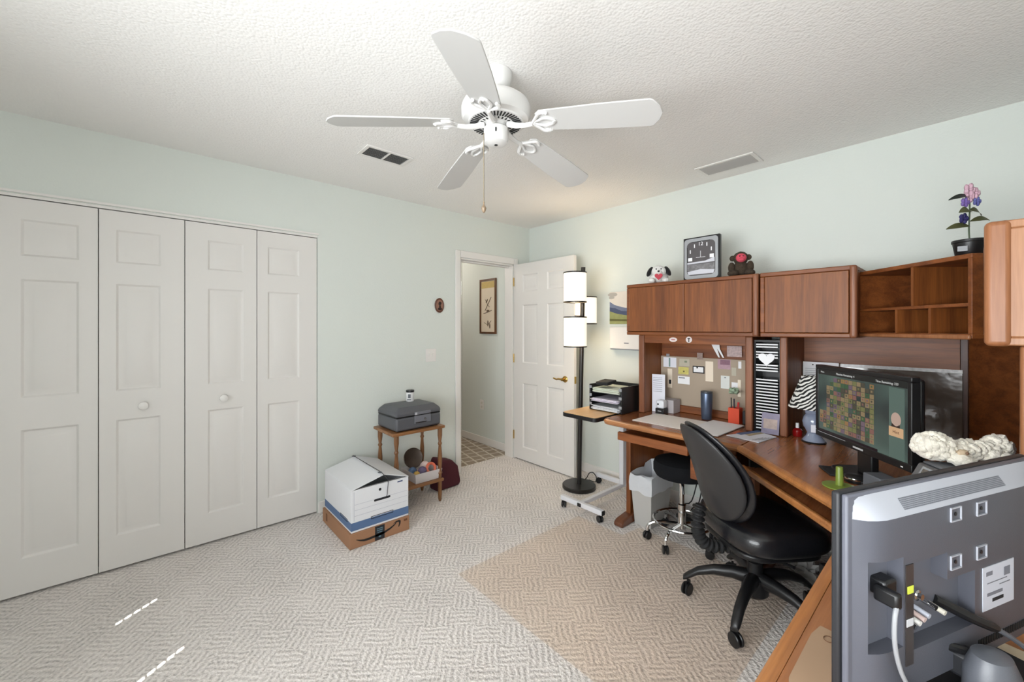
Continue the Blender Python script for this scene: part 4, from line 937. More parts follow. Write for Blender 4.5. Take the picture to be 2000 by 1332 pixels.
# ================================================================== on hutch tops
HT = hz1+.0015
t = thing('desk_clock', 'square black and silver picture clock standing on the two-door hutch', 'clock', (2.70, 1.168, HT), R(-90))
cw, chh = .235, .285
P('case', t, M_black, lambda bm: box(bm, -cw/2, cw/2, 0, .03, 0, chh), bevel=.004)
P('silver_frame', t, mat('silver_trim', (176, 178, 182), rough=.3, metal=.4), lambda bm: [prism(bm, rrect(cw-.018, chh-.018, .02, cy=chh/2), .0005, .004, M=MXm)])
P('dial', t, mat('dial_grey', (88, 84, 86), rough=.3), lambda bm: prism(bm, rrect(cw-.052, chh-.062, .03, cy=chh/2), .0042, .0052, M=MXm))
P('inner_border', t, M_black, lambda bm: [box(bm, -.09, -.086, -.0056, -.0053, .05, .22), box(bm, -.06, .06, -.0056, -.0053, .25, .2545)], smooth=0)
P('scenery', t, mat('scenery', (120, 118, 120), rough=.5, vary=.7, vscale=70), lambda bm: box(bm, -.088, .088, -.0058, -.0053, .062, .105), smooth=0)
P('snow', t, mat('snow_grey', (206, 206, 214), rough=.5), lambda bm: [prism(bm, [(-.088, .108), (.088, .112), (.088, .14), (.03, .122), (-.088, .118)], .0053, .0059, M=MXm), prism(bm, [(-.08, .038), (.08, .038), (.088, .06), (.0, .07), (-.088, .058)], .0053, .0059, M=MXm)], smooth=0)
P('hour_marks', t, M_paper, lambda bm: [prism(bm, [(x-.003, z-.012), (x+.003, z-.012), (x+.003, z+.012), (x-.003, z+.012)], .0053, .0062, M=MXm @ Matrix.Identity(4)) for x, z in ((-.04, .225), (.04, .228), (-.068, .19), (.068, .195))]+[box(bm, -.082, -.055, -.0062, -.0053, .128, .150), box(bm, .058, .084, -.0062, -.0053, .138, .162)], smooth=0)
text_obj('numeral', '12', .034, M_paper, t, None, None, .0005, M=Matrix.Translation((0, -.0062, .235)) @ MXm)
P('clock_hands', t, M_paper, lambda bm: [box(bm, -.0012, .0012, -.0068, -.0062, .150, .19), box(bm, -.03, .03, -.0068, -.0062, .147, .1495)], smooth=0)
# puppy plush
M_fur = mat('plush_white', (228, 226, 222), rough=.95, bump=.7, bscale=90, sheen=.3); M_furb = mat('plush_black', (22, 20, 22), rough=.95, bump=.6, bscale=90, sheen=.2)
M_red = mat('heart_red', (190, 60, 76), rough=.7)
t = thing('plush_puppy', 'white plush puppy with black ears holding a red heart, left on the hutch', 'plush toy', (2.72, 1.475, HT), R(-62))
P('body', t, M_fur, lambda bm: [ell(bm, (0, .02, .045), (.065, .055, .046), jit=.1), ell(bm, (0, -.005, .085), (.052, .045, .045), jit=.08), ell(bm, (0, -.042, .074), (.025, .02, .018)), ell(bm, (-.045, -.035, .02), (.024, .03, .02)), ell(bm, (.045, -.035, .02), (.024, .03, .02))])
P('ear', t, M_furb, lambda bm: ell(bm, (-.060, -.005, .088), (.017, .024, .038), M=Mrot('Y', 28)))
P('ear', t, M_furb, lambda bm: ell(bm, (.060, -.005, .088), (.017, .024, .038), M=Mrot('Y', -28)))
P('heart', t, M_red, lambda bm: (lambda b2: heart(bm, .028, .012))(0), loc=(0, -.06, .045))
P('nose', t, M_furb, lambda bm: ell(bm, (0, -.062, .082), (.008, .006, .006)))
for s in (-1, 1): P('eye', t, M_furb, lambda bm: ell(bm, (s*.016, -.046, .1), (.004, .003, .005)))
# monkey plush
M_mk = mat('plush_brown', (62, 50, 38), rough=.95, bump=.7, bscale=90); M_pk = mat('pink_face', (206, 74, 92), rough=.8)
t = thing('plush_monkey', 'dark brown plush monkey with pink face sitting at the right end of the two-door hutch', 'plush toy', (2.72, .935, HT), R(-66))
P('body', t, M_mk, lambda bm: [ell(bm, (0, .01, .05), (.045, .04, .05), jit=.1), ell(bm, (0, 0, .115), (.042, .038, .04), jit=.08), ell(bm, (-.045, -.03, .02), (.03, .04, .02)), ell(bm, (.045, -.03, .02), (.03, .04, .02)), ell(bm, (.05, -.01, .06), (.02, .025, .035)), ell(bm, (-.05, -.01, .055), (.02, .025, .035))])
P('ear', t, M_mk, lambda bm: ell(bm, (-.045, 0, .115), (.016, .01, .018)))
P('ear', t, M_mk, lambda bm: ell(bm, (.043, 0, .118), (.016, .01, .018)))
P('face', t, M_pk, lambda bm: [ell(bm, (0, -.03, .112), (.029, .018, .027)), ell(bm, (0, -.044, .1), (.017, .012, .012))])
for s in (-1, 1): P('eye', t, M_furb, lambda bm: ell(bm, (s*.009, -.047, .121), (.003, .003, .004)))
# orchid
t = thing('potted_flower', 'artificial flower with pink and purple blooms in a black pot on the cubby top', 'flower', (2.50, -.002, 1.6572), R(0))
P('pot', t, M_black, lambda bm: lathe(bm, [(.038, 0), (.041, .004), (.049, .058), (.052, .06), (.052, .07), (.047, .071), (.044, .062), (0, .062)], 28))
P('pot_label', t, M_lgrey, lambda bm: box(bm, -.0505, -.044, .0, .028, .022, .042, M=Mrot('Z', -6)), smooth=0)
P('stem', t, mat('stem_green', (70, 86, 60), rough=.6), lambda bm: tube(bm, [(0, 0, .06), (0, .002, .12), (-.002, 0, .18), (.003, 0, .235)], .0025, seg=6, sub=3))
def leaf(bm, p, ang, ln, wd, droop):
    Mx = Matrix.Translation(p) @ Matrix.Rotation(ang, 4, 'Z') @ Matrix.Rotation(R(50 if math.cos(ang-aw) > 0 else -50), 4, 'X')
    n = 8; L_ = []; R_ = []; C_ = []
    for k in range(n+1):
        u = k/n; ww = wd*math.sin(PI*min(1, u*.96+.02))**.8; z = .012*math.sin(u*PI)-droop*u
        L_.append(bm.verts.new(Mx @ Vector((u*ln, ww, z+.003)))); R_.append(bm.verts.new(Mx @ Vector((u*ln, -ww, z+.003)))); C_.append(bm.verts.new(Mx @ Vector((u*ln, 0, z))))
    for k in range(n): bm.faces.new([L_[k], C_[k], C_[k+1], L_[k+1]]); bm.faces.new([C_[k], R_[k], R_[k+1], C_[k+1]])
aw = math.atan2(-.6656, .7463)
M_leaf = mat('leaf_olive', (76, 78, 44), rough=.5); M_leafd = mat('leaf_dark', (24, 34, 28), rough=.4)
for (z, a, ln, wd, dr, m) in ((.125, aw+PI, .085, .016, .015, M_leaf), (.145, aw, .075, .015, -.005, M_leaf), (.185, aw+PI+.3, .055, .018, .01, M_leaf), (.190, aw-.3, .05, .02, .03, M_leaf), (.245, aw+PI, .075, .013, .015, M_leafd)):
    P('leaf', t, m, lambda bm: leaf(bm, Vector((0, 0, z)), a, ln, wd, dr))
def bloom(bm, c, s, n=5):
    for k in range(n):
        a = 2*PI*k/n
        v = (rtv*math.cos(a)*s*.6)+Vector((0, 0, math.sin(a)*s*.6))
        ell(bm, Vector(c)+v, (s*.5, s*.3, s*.5), 10, 7, jit=.3)
    ell(bm, Vector(c)-fwv*s*.2, (s*.28, s*.28, s*.28), 8, 6)
pk = mat('bloom_pink', (206, 168, 184), rough=.7, vary=.25, vscale=50); pu = mat('bloom_purple', (122, 98, 170), rough=.7, vary=.25, vscale=50); bl = mat('bloom_navy', (44, 40, 98), rough=.6, vary=.3, vscale=50); lb = mat('bloom_blue', (96, 100, 162), rough=.7, vary=.3)
for (m, c, s) in ((pk, (.0, 0, .275), .026), (pk, tuple(rtv*.022+Vector((0, 0, .262))), .022), (pk, tuple(Vector((0, 0, .245))), .02), (pu, tuple(-rtv*.018+Vector((0, 0, .225))), .019), (lb, tuple(rtv*.030+Vector((0, 0, .228))), .018), (bl, tuple(-rtv*.024+Vector((0, 0, .158))), .021)):
    P('bloom', t, m, lambda bm: bloom(bm, c, s))

# ================================================================== corner desk items
# framed board in plastic wrap against the back panel
def plast():
    m = mat('plastic_wrapped', (84, 70, 60), rough=.16, coat=.6, bump=.35, bscale=9, vary=.25, vscale=4); return m
t = thing('wrapped_board', 'large brown board in shiny clear wrap leaning behind the monitor', 'board', (3.045, .375, D), R(-90))
P('board', t, plast(), lambda bm: box(bm, -.355, .355, -.012, 0, 0, .405, M=Matrix.Rotation(R(-1.5), 4, 'X')), bevel=.002)
P('wrap_edge', t, mat('wrap_silver', (186, 182, 180), rough=.25, vary=.5, vscale=60), lambda bm: box(bm, -.354, .354, -.0150, -.0125, .388, .4055, M=Matrix.Rotation(R(-1.5), 4, 'X')), smooth=0)
t = thing('pinned_calendar', 'white printed sheets with grey text behind the zebra lamp', 'paper', (3.02, .682, 1.02), R(-90))
P('sheet', t, M_paper, lambda bm: box(bm, 0, .175, -.003, -.0005, 0, .142), smooth=0)
P('text_lines', t, M_ink, lambda bm: [box(bm, .01, .12, -.0036, -.0031, z, z+.002) for z in (.10, .088, .076, .064)], smooth=0)
P('pin', t, M_inkd, lambda bm: ell(bm, (.05, -.004, .125), (.004, .003, .004), 8, 5))
# zebra lamp
t = thing('table_lamp', 'small lamp with blue-grey ceramic base and black and white zebra shade', 'lamp', (2.69, .56, D))
P('base', t, mat('ceramic_blue', (136, 146, 168), rough=.12, coat=.5), lambda bm: lathe(bm, [(.05, .0), (.052, .01), (.034, .035), (.030, .05), (.046, .085), (.052, .11), (.045, .135), (.036, .15), (.040, .158), (.036, .175), (.02, .186), (0, .188)], 32))
P('foot', t, M_black, lambda bm: lathe(bm, [(.055, -.0008), (.056, .004), (.05, .0078), (0, .0078)], 32))
P('stem', t, M_brass, lambda bm: cyl(bm, (0, 0, .187), (0, 0, .24), .006))
def zebra():
    m = mat('zebra_fabric', (20, 20, 20), rough=.8); nt = m.node_tree; N = nt.nodes; L = nt.links; b = N['Principled BSDF']
    tc = N.new('ShaderNodeTexCoord'); mp = N.new('ShaderNodeMapping'); mp.inputs['Rotation'].default_value = (R(35), R(20), R(0)); wv = N.new('ShaderNodeTexWave'); wv.bands_direction = 'Z'
    wv.inputs['Scale'].default_value = 24; wv.inputs['Distortion'].default_value = 4; wv.inputs['Detail Scale'].default_value = 1.2; wv.inputs['Detail'].default_value = 1
    L.new(tc.outputs['Object'], mp.inputs['Vector']); L.new(mp.outputs['Vector'], wv.inputs['Vector'])
    cr = N.new('ShaderNodeValToRGB'); cr.color_ramp.interpolation = 'CONSTANT'; cr.color_ramp.elements[0].color = lin((18, 18, 18)); cr.color_ramp.elements[1].position = .52; cr.color_ramp.elements[1].color = lin((230, 228, 224))
    L.new(wv.outputs['Fac'], cr.inputs['Fac']); L.new(cr.outputs['Color'], b.inputs['Base Color']); return m
def shd(bm):
    seg = 40; R0, R1, z0, z1 = .115, .055, .185, .355
    for a, b_ in ((0, 0),):
        A = [bm.verts.new((R0*math.cos(2*PI*k/seg), R0*math.sin(2*PI*k/seg), z0)) for k in range(seg)]
        B = [bm.verts.new((R1*math.cos(2*PI*k/seg), R1*math.sin(2*PI*k/seg), z1)) for k in range(seg)]
        C = [bm.verts.new(((R1-.002)*math.cos(2*PI*k/seg), (R1-.002)*math.sin(2*PI*k/seg), z1)) for k in range(seg)]
        D_ = [bm.verts.new(((R0-.002)*math.cos(2*PI*k/seg), (R0-.002)*math.sin(2*PI*k/seg), z0)) for k in range(seg)]
        for X, Y in ((A, B), (B, C), (C, D_), (D_, A)):
            for k in range(seg): bm.faces.new([X[k], X[(k+1) % seg], Y[(k+1) % seg], Y[k]])
P('lamp_shade', t, zebra(), shd)
P('sticker', t, M_paperb, lambda bm: box(bm, -.0495, -.0465, -.028, .012, .06, .10, M=Mrot('Z', 12)), smooth=0)
t = thing('red_bottle', 'small red bottle with white cap beside the lamp base', 'bottle', (2.765, .652, D))
P('body', t, mat('red_glass', (140, 20, 22), rough=.15, coat=.4), lambda bm: lathe(bm, [(.022, 0), (.024, .004), (.024, .035), (.010, .048), (0, .048)], 20))
P('cap', t, M_paper, lambda bm: lathe(bm, [(.009, .048), (.008, .075), (0, .076)], 14))
# monitor
mL = Vector((2.372, .487, 0)); mR = Vector((1.985, .133, 0)); mw = (mR-mL).length
am = math.atan2((mR-mL).y, (mR-mL).x)
t = thing('computer_monitor', 'black computer monitor showing a tile matching game on the corner desk', 'monitor', (mL.x, mL.y, D), am)
# local: x along the screen toward the near end, -y toward the viewer... +y into the corner
ms = 1
z0, z1 = .862-D, 1.196-D
cor = Vector((3.0, -.4, 0))-mL; side = Vector((-math.sin(am), math.cos(am), 0)); ms = 1 if cor.dot(side) > 0 else -1
def mb(bm, x0, x1, y0, y1, a, b): box(bm, x0, x1, ms*y0, ms*y1, a, b)
P('bezel', t, M_black, lambda bm: [mb(bm, 0, mw, 0, .03, z0, z0+.028), mb(bm, 0, mw, 0, .03, z1-.018, z1), mb(bm, 0, .018, 0, .03, z0+.028, z1-.018), mb(bm, mw-.018, mw, 0, .03, z0+.028, z1-.018)], bevel=.003)
P('back_shell', t, M_black, lambda bm: [mb(bm, .008, mw-.008, .03, .055, z0+.008, z1-.008), mb(bm, .1, mw-.1, .055, .085, z0+.03, z1-.06)], bevel=.01)
def scr_mat():
    m = mat('screen_scene', (60, 78, 74), rough=.25)
    nt = m.node_tree; N = nt.nodes; L = nt.links; b = N['Principled BSDF']
    tc = N.new('ShaderNodeTexCoord'); n = N.new('ShaderNodeTexNoise'); n.inputs['Scale'].default_value = 5; n.inputs['Detail'].default_value = 1
    L.new(tc.outputs['Object'], n.inputs['Vector']); cr = N.new('ShaderNodeValToRGB')
    cr.color_ramp.elements[0].position = .35; cr.color_ramp.elements[0].color = lin((46, 56, 55)); cr.color_ramp.elements[1].position = .65; cr.color_ramp.elements[1].color = lin((84, 104, 96))
    L.new(n.outputs['Fac'], cr.inputs['Fac']); L.new(cr.outputs['Color'], b.inputs['Emission Color']); b.inputs['Emission Strength'].default_value = .85
    b.inputs['Base Color'].default_value = (.01, .01, .01, 1); return m
sx0, sx1, sz0, sz1 = .018, mw-.018, z0+.028, z1-.018
scr = P('screen', t, scr_mat(), lambda bm: mb(bm, sx0, sx1, .004, .012, sz0, sz1), smooth=0)
def em(name, c, s=.85): return mat(name, (4, 4, 4), rough=.3, emit=c, estr=s)
tiles = [em('tile_tan', (140, 122, 92)), em('tile_olive', (116, 116, 76)), em('tile_rose', (132, 94, 86)), em('tile_green', (64, 92, 66)), em('tile_orange', (146, 112, 74)), em('tile_mauve', (110, 92, 104)), em('tile_dark', (78, 74, 62))]
sw_, sh_ = sx1-sx0, sz1-sz0
def FR(bm, u0, u1, v0, v1, mi=0, dy=.0034):   # rectangle on the screen, v from top
    box(bm, sx0+u0*sw_, sx0+u1*sw_, ms*(dy-.0004), ms*dy, sz1-v1*sh_, sz1-v0*sh_, mi)
def tilesf(bm):
    rnd = random.Random(3); nx, ny = 14, 12
    for j in range(ny):
        for i in range(nx):
            if j == 0 and i < 4: continue
            if j in (1,) and i < 3: continue
            if 2 <= j < 8 and i < 2: continue
            if j > 9 and i > 11: pass
            u = .02+i*.0475; v = .11+j*.068
            if rnd.random() < .04: continue
            c = rnd.choice([0, 0, 1, 1, 2, 0, 3, 4, 5, 6, 0])
            FR(bm, u+.002, u+.0455, v+.002, v+.064, c)
            if rnd.random() < .7: FR(bm, u+.015, u+.031, v+.018, v+.044, rnd.choice([0, 1, 2, 3, 5, 6, 6]), .0030)
P('game_tiles', scr, tiles, tilesf, smooth=0)
P('header_band', scr, em('band_dark', (40, 42, 42), .6), lambda bm: FR(bm, 0, 1, 0, .085), smooth=0)
P('bottom_band', scr, em('band_dark2', (34, 24, 34), .6), lambda bm: FR(bm, 0, .72, .965, 1.0, 0, .0032), smooth=0)
P('panel_strip', scr, em('strip', (92, 112, 104), .8), lambda bm: FR(bm, .83, .97, .10, 1.0, 0, .0036), smooth=0)
P('hint_board', scr, em('board_tan', (206, 168, 130), .9), lambda bm: FR(bm, .83, .96, .60, .72, 0, .0032), smooth=0)
P('mascot', scr, em('masc', (186, 160, 146), .9), lambda bm: ell(bm, (sx0+.895*sw_, ms*.003, sz1-.50*sh_), (.022, .0008, .026), 14, 8), smooth=0)
P('mascot_body', scr, em('masc_b', (60, 48, 44), .8), lambda bm: FR(bm, .855, .93, .56, .60, 0, .0031), smooth=0)
Mt = lambda u, v: Matrix.Translation((sx0+u*sw_, ms*.0026, sz1-v*sh_)) @ Matrix.Rotation(R(90), 4, 'X') @ (Matrix.Identity(4) if ms == 1 else Matrix.Rotation(R(180), 4, 'Y'))
tw_ = em('screen_text', (220, 222, 220), .9)
text_obj('screen_text', 'Matches Remaining: 4', .0125, tw_, scr, None, None, .0001, M=Mt(.36, .045))
text_obj('screen_text', 'Time Remaining: 323', .0125, tw_, scr, None, None, .0001, M=Mt(.81, .05))
text_obj('screen_text', 'Menu', .0105, tw_, scr, None, None, .0001, M=Mt(.06, .045))
text_obj('screen_text', 'Hint', .016, em('txt_brown', (90, 50, 36), .8), scr, None, None, .0001, M=Mt(.895, .66))
P('brand_mark', t, mat('silver_mark', (190, 190, 192), rough=.3), lambda bm: box(bm, .245, .30, ms*-.0008, ms*-.0001, z0+.009, z0+.016), smooth=0)
P('lower_strip', t, M_lgrey, lambda bm: box(bm, .02, .20, ms*-.0008, ms*-.0001, z0+.022, z0+.0245), smooth=0)
P('stand_neck', t, M_black, lambda bm: mb(bm, mw/2-.04, mw/2+.04, .03, .06, .012, z0+.08), bevel=.006)
P('stand_base', t, M_black, lambda bm: prism(bm, [(p[0], ms*p[1]) for p in rrect(.25, .17, .05, cx=mw/2, cy=.045)], 0, .014), bevel=.004)
P('usb_light', t, M_paper, lambda bm: box(bm, mw-.045, mw-.035, ms*-.0006, ms*-.0001, z0+.008, z0+.012), smooth=0)
# small things before the monitor
t = thing('webcam', 'small round black and silver gadget on the desk before the monitor', 'gadget', (2.115, .305, D))
P('puck', t, M_black, lambda bm: lathe(bm, [(.032, 0), (.034, .006), (.034, .022), (.026, .028), (0, .029)], 28))
P('ring', t, M_chrome, lambda bm: lathe(bm, [(.0345, .012), (.0355, .016), (.0345, .020)], 28))
t = thing('speaker_box', 'dark grey wedge-shaped box with black front before the monitor', 'speaker', (2.03, .215, D), R(225))
P('case', t, M_grey, lambda bm: box(bm, -.05, .03, -.03, .04, 0, .066), bevel=.004)
P('front', t, M_black, lambda bm: box(bm, .03, .06, -.03, .04, 0, .05), bevel=.003)
t = thing('green_stand', 'lime green plastic spindle stand on the edge of the corner desk', 'stand', (2.005, .335, D))
M_lime = mat('lime_green', (132, 152, 62), rough=.35, trans=.2)
P('base', t, M_lime, lambda bm: lathe(bm, [(.055, 0), (.055, .004), (.016, .007), (0, .007)], 32))
P('post', t, M_lime, lambda bm: lathe(bm, [(.013, .007), (.0115, .075), (.010, .078), (0, .078)], 20))
tag(obj('cable', (lambda bm: (tube(bm, [(1.97, .17, D+.02), (1.94, .23, D+.006), (1.89, .25, D+.006), (1.86, .22, D+.006)], .003, seg=6, sub=5), bm)[1])(new()), M_lgrey), 'thin grey cable running from the wedge box toward the printer', 'cable')
tag(obj('thin_folder', (lambda bm: (box(bm, -.06, .06, -.035, .035, 0, .008), bm)[1])(new()), M_blackm, loc=(2.19, .385, D), rot=(0, 0, R(30)), bevel=.002), 'flat black pad on the desk under the monitor edge', 'pad')
# printer
uL = Vector((-.80, -.60, 0)).normalized()
ap = math.atan2(uL.y, uL.x)
t = thing('printer', 'grey desktop printer with dark display window behind the television', 'printer', (1.815, .165, D), ap)
sp = 1 if (Vector((.6, -.8, 0))).dot(Vector((-math.sin(ap), math.cos(ap), 0))) > 0 else -1
M_pr = mat('printer_grey', (96, 96, 98), rough=.4, bump=.05, bscale=300)
def prn(bm):
    pr = [(0, 0), (.232, 0), (.232, .185), (.07, .185), (.0, .05)]
    w_ = .42
    A = [bm.verts.new((0, sp*y, z)) for y, z in pr]; B = [bm.verts.new((w_, sp*y, z)) for y, z in pr]
    bm.faces.new(A); bm.faces.new(B[::-1])
    for i in range(5): bm.faces.new([A[i], A[(i+1) % 5], B[(i+1) % 5], B[i]])
P('body', t, M_pr, prn, bevel=.006)
P('top_lid', t, M_grey, lambda bm: box(bm, .01, .41, sp*.075, sp*.228, .1855, .193), bevel=.004)
sl = math.atan2(.135, .07)
Mp = Matrix.Translation((0, sp*.0, .05)) @ Matrix.Rotation(sp*(sl), 4, 'X')
P('display_frame', t, M_lgrey, lambda bm: box(bm, .028, .30, sp*.05, sp*.145, -.001*sp if 0 else -.0005, .0035*(sp) if sp < 0 else .0035, M=Mp), bevel=.001)
P('display', t, mat('display_dark', (18, 20, 34), rough=.1), lambda bm: box(bm, .036, .292, sp*.057, sp*.138, 0, .0045, M=Mp))
# plush lamb
t = thing('plush_dog', 'fluffy cream plush dog lying stretched out on the printer', 'plush toy', (1.935, .018, D+.195), math.atan2(-.6656, .7463))
M_wool = mat('cream_wool', (246, 240, 226), rough=.95, bump=1.0, bscale=70, sheen=.5)
def wool(bm):
    rnd = random.Random(5)
    def clump(c, r, n):
        for k in range(n):
            a = rnd.uniform(0, 2*PI); b = math.acos(rnd.uniform(-.6, 1)); s = rnd.uniform(.008, .014)
            d_ = Vector((math.sin(b)*math.cos(a)*r[0], math.sin(b)*math.sin(a)*r[1], math.cos(b)*r[2]))
            ell(bm, Vector(c)+d_*.92, (s, s, s), 8, 6, jit=.35)
    for c, r, n in (((-.085, 0, .042), (.052, .045, .042), 110), ((-.02, 0, .032), (.07, .05, .032), 110), ((.05, 0, .03), (.06, .045, .028), 90), ((.115, 0, .045), (.035, .03, .028), 70)):
        ell(bm, c, r, 20, 14, jit=.15); clump(c, r, n)
    ell(bm, (-.06, -.05, .02), (.03, .03, .02), jit=.3); ell(bm, (.09, -.04, .018), (.035, .025, .018), jit=.3)
P('body', t, M_wool, wool, smooth=180)
P('muzzle', t, mat('muzzle_tan', (206, 184, 156), rough=.9, bump=.5, bscale=60), lambda bm: ell(bm, (-.055, -.056, .040), (.016, .012, .011), 12, 8, jit=.3))
P('nose', t, mat('nose_brown', (120, 90, 70), rough=.6), lambda bm: ell(bm, (-.055, -.069, .043), (.005, .004, .004), 8, 6))
P('ear', t, M_wool, lambda bm: ell(bm, (-.118, -.02, .055), (.018, .014, .026), 12, 8, jit=.4))

# under desk things
t = thing('computer_tower', 'black computer tower standing under the corner desk', 'computer', (2.20, .05, .001), R(45))
P('case', t, M_black, lambda bm: box(bm, -.09, .09, -.02, .40, 0, .44), bevel=.004)
P('front_panel', t, M_blackm, lambda bm: box(bm, -.085, .085, -.03, -.0201, .01, .43), bevel=.003)
P('drive_bay', t, mat('bay_teal', (50, 62, 62), rough=.4), lambda bm: [box(bm, -.07, .07, -.034, -.0302, .36, .385), box(bm, -.07, .07, -.034, -.0302, .32, .345)], bevel=.001)
def crum(bm, c, r, seed, n=14):
    ell(bm, c, r, 18, 12, jit=.9)
item('crumpled_bag', 'grey-white crumpled plastic bag on the floor under the corner desk', 'bag', mat('grey_bag', (150, 148, 146), rough=.5), lambda bm: crum(bm, (0, 0, .06), (.05, .07, .06), 1), (2.62, .58, .002))
item('striped_bag', 'crumpled grey striped cloth on the floor beside the computer tower', 'cloth', mat('grey_cloth', (112, 110, 106), rough=.9, vary=.5, vscale=30), lambda bm: crum(bm, (0, 0, .07), (.10, .09, .07), 2), (2.33, .36, .002))
t = thing('power_strip', 'black power strip with cords on the floor behind the black stool', 'power strip', (2.86, 1.25, .001))
P('strip', t, M_black, lambda bm: box(bm, -.03, .03, -.15, .15, 0, .035), bevel=.004)
for k in range(4): P('cord', t, M_black, lambda bm: tube(bm, [(0, -.1+k*.06, .036), (-.03, -.1+k*.07, .07+k*.015), (.04, -.08+k*.05, .13), (.10, -.05+k*.03, .25+k*.03)], .004, seg=6, sub=4))
# ---- stool
t = thing('rolling_stool', 'round black rolling stool with chrome base beside the waste bin', 'stool', (2.54, 1.22, .0042))
P('seat', t, M_fabric, lambda bm: lathe(bm, [(.0, .415), (.12, .415), (.158, .425), (.172, .45), (.172, .49), (.162, .515), (.13, .528), (0, .532)], 44))
P('seat_plate', t, M_black, lambda bm: lathe(bm, [(.05, .39), (.10, .4155), (0, .4155)], 24))
P('gas_lift', t, M_chrome, lambda bm: lathe(bm, [(.026, .09), (.026, .24), (.016, .245), (.016, .395), (0, .395)], 24))
P('lever', t, M_black, lambda bm: tube(bm, [(0, 0, .38), (-.05, -.03, .37), (-.06, -.04, .33)], .007, seg=8))
P('foot_ring', t, M_chrome, lambda bm: tube(bm, [(.17*math.cos(2*PI*k/40), .17*math.sin(2*PI*k/40), .135) for k in range(40)], .008, seg=8, closed=True))
stw = [R(a) for a in (128, 180, 252, 324, 56)]
for a in stw:
    c, s = math.cos(a), math.sin(a)
    P('leg', t, M_chrome, lambda bm: tube(bm, [(.02*c, .02*s, .115), (.10*c, .10*s, .118), (.17*c, .17*s, .112), (.205*c, .205*s, .09), (.212*c, .212*s, .055)], .010, seg=8, sub=4))
    P('castor', t, M_black, lambda bm: castor(bm, .212*c, .212*s, .0255, math.degrees(a)+40))
# ---- waste bin with liner
t = thing('waste_bin', 'light grey square waste bin with white plastic liner under the desk', 'waste bin', (2.655, 1.495, .001))
M_bin = mat('bin_grey', (184, 182, 178), rough=.5)
def binf(bm):
    b0 = [(-.115, -.062), (.115, -.062), (.115, .062), (-.115, .062)]; b1 = [(-.145, -.08), (.145, -.08), (.145, .08), (-.145, .08)]
    A = [bm.verts.new((p[0], p[1], 0)) for p in b0]; B = [bm.verts.new((p[0], p[1], .33)) for p in b1]; C = [bm.verts.new((p[0]*.97, p[1]*.95, .33)) for p in b1]; D_ = [bm.verts.new((p[0]*.96, p[1]*.94, .006)) for p in b0]
    bm.faces.new(A[::-1]); bm.faces.new(D_)
    for X, Y in ((A, B), (B, C), (C, D_)):
        for k in range(4): bm.faces.new([X[k], X[(k+1) % 4], Y[(k+1) % 4], Y[k]])
P('bin_body', t, M_bin, binf, bevel=.004)
M_liner = mat('bag_white', (226, 228, 232), rough=.35, trans=.25, bump=.5, bscale=25)
def liner(bm):
    rnd = random.Random(11); n = 48; rings = []
    for lvl, (gx, gy, z, j) in enumerate(((.150, .085, .235, .028), (.151, .087, .29, .006), (.150, .087, .335, .004), (.142, .082, .36, .02), (.125, .065, .345, .02), (.11, .055, .25, .012), (.09, .045, .16, .01), (0.001, 0.001, .12, 0))):
        ring = []
        for k in range(n):
            a = 2*PI*k/n; c, s = math.cos(a), math.sin(a); q = 1/max(abs(c), abs(s)); q = q*.92+.08
            dz = noise.noise(Vector((c*1.3, s*1.3, lvl*.6)))*j*1.3
            dr = noise.noise(Vector((c*5, s*5, lvl*.9+3)))*.006 if lvl > 1 else abs(noise.noise(Vector((c*5, s*5, lvl)))*.006)
            ring.append(bm.verts.new((c*q*(gx+dr), s*q*(gy+dr), z+dz+(.028 if (lvl in (3,) and (c > .3)) else 0))))
        rings.append(ring)
    for A, B in zip(rings, rings[1:]):
        for k in range(n): bm.faces.new([A[k], A[(k+1) % n], B[(k+1) % n], B[k]])
P('liner', t, M_liner, liner, smooth=60)
# ---- chair mat
def matm():
    m = bpy.data.materials.new('clear_mat'); m.use_nodes = True; nt = m.node_tree; N = nt.nodes; L = nt.links
    N.remove(N['Principled BSDF']); out = N['Material Output']
    tr = N.new('ShaderNodeBsdfTransparent'); tr.inputs['Color'].default_value = lin((255, 252, 249))
    gl = N.new('ShaderNodeBsdfGlossy'); gl.inputs['Roughness'].default_value = .4; gl.inputs['Color'].default_value = (1, .97, .93, 1)
    df = N.new('ShaderNodeBsdfDiffuse'); df.inputs['Color'].default_value = lin((250, 236, 222))
    m1 = N.new('ShaderNodeMixShader'); m1.inputs[0].default_value = .03; L.new(tr.outputs[0], m1.inputs[1]); L.new(df.outputs[0], m1.inputs[2])
    m2 = N.new('ShaderNodeMixShader'); m2.inputs[0].default_value = .04; L.new(m1.outputs[0], m2.inputs[1]); L.new(gl.outputs[0], m2.inputs[2]); L.new(m2.outputs[0], out.inputs['Surface'])
    return m
bm = new(); prism(bm, [(1.285, .60), (2.50, .60), (2.50, 1.50), (2.33, 1.52), (2.33, 1.888), (1.285, 1.888)], 0, .003)
cm = tag(obj('chair_mat', bm, matm(), loc=(0, 0, .0008), smooth=0), 'clear plastic chair mat lying on the carpet before the desks', 'chair mat')

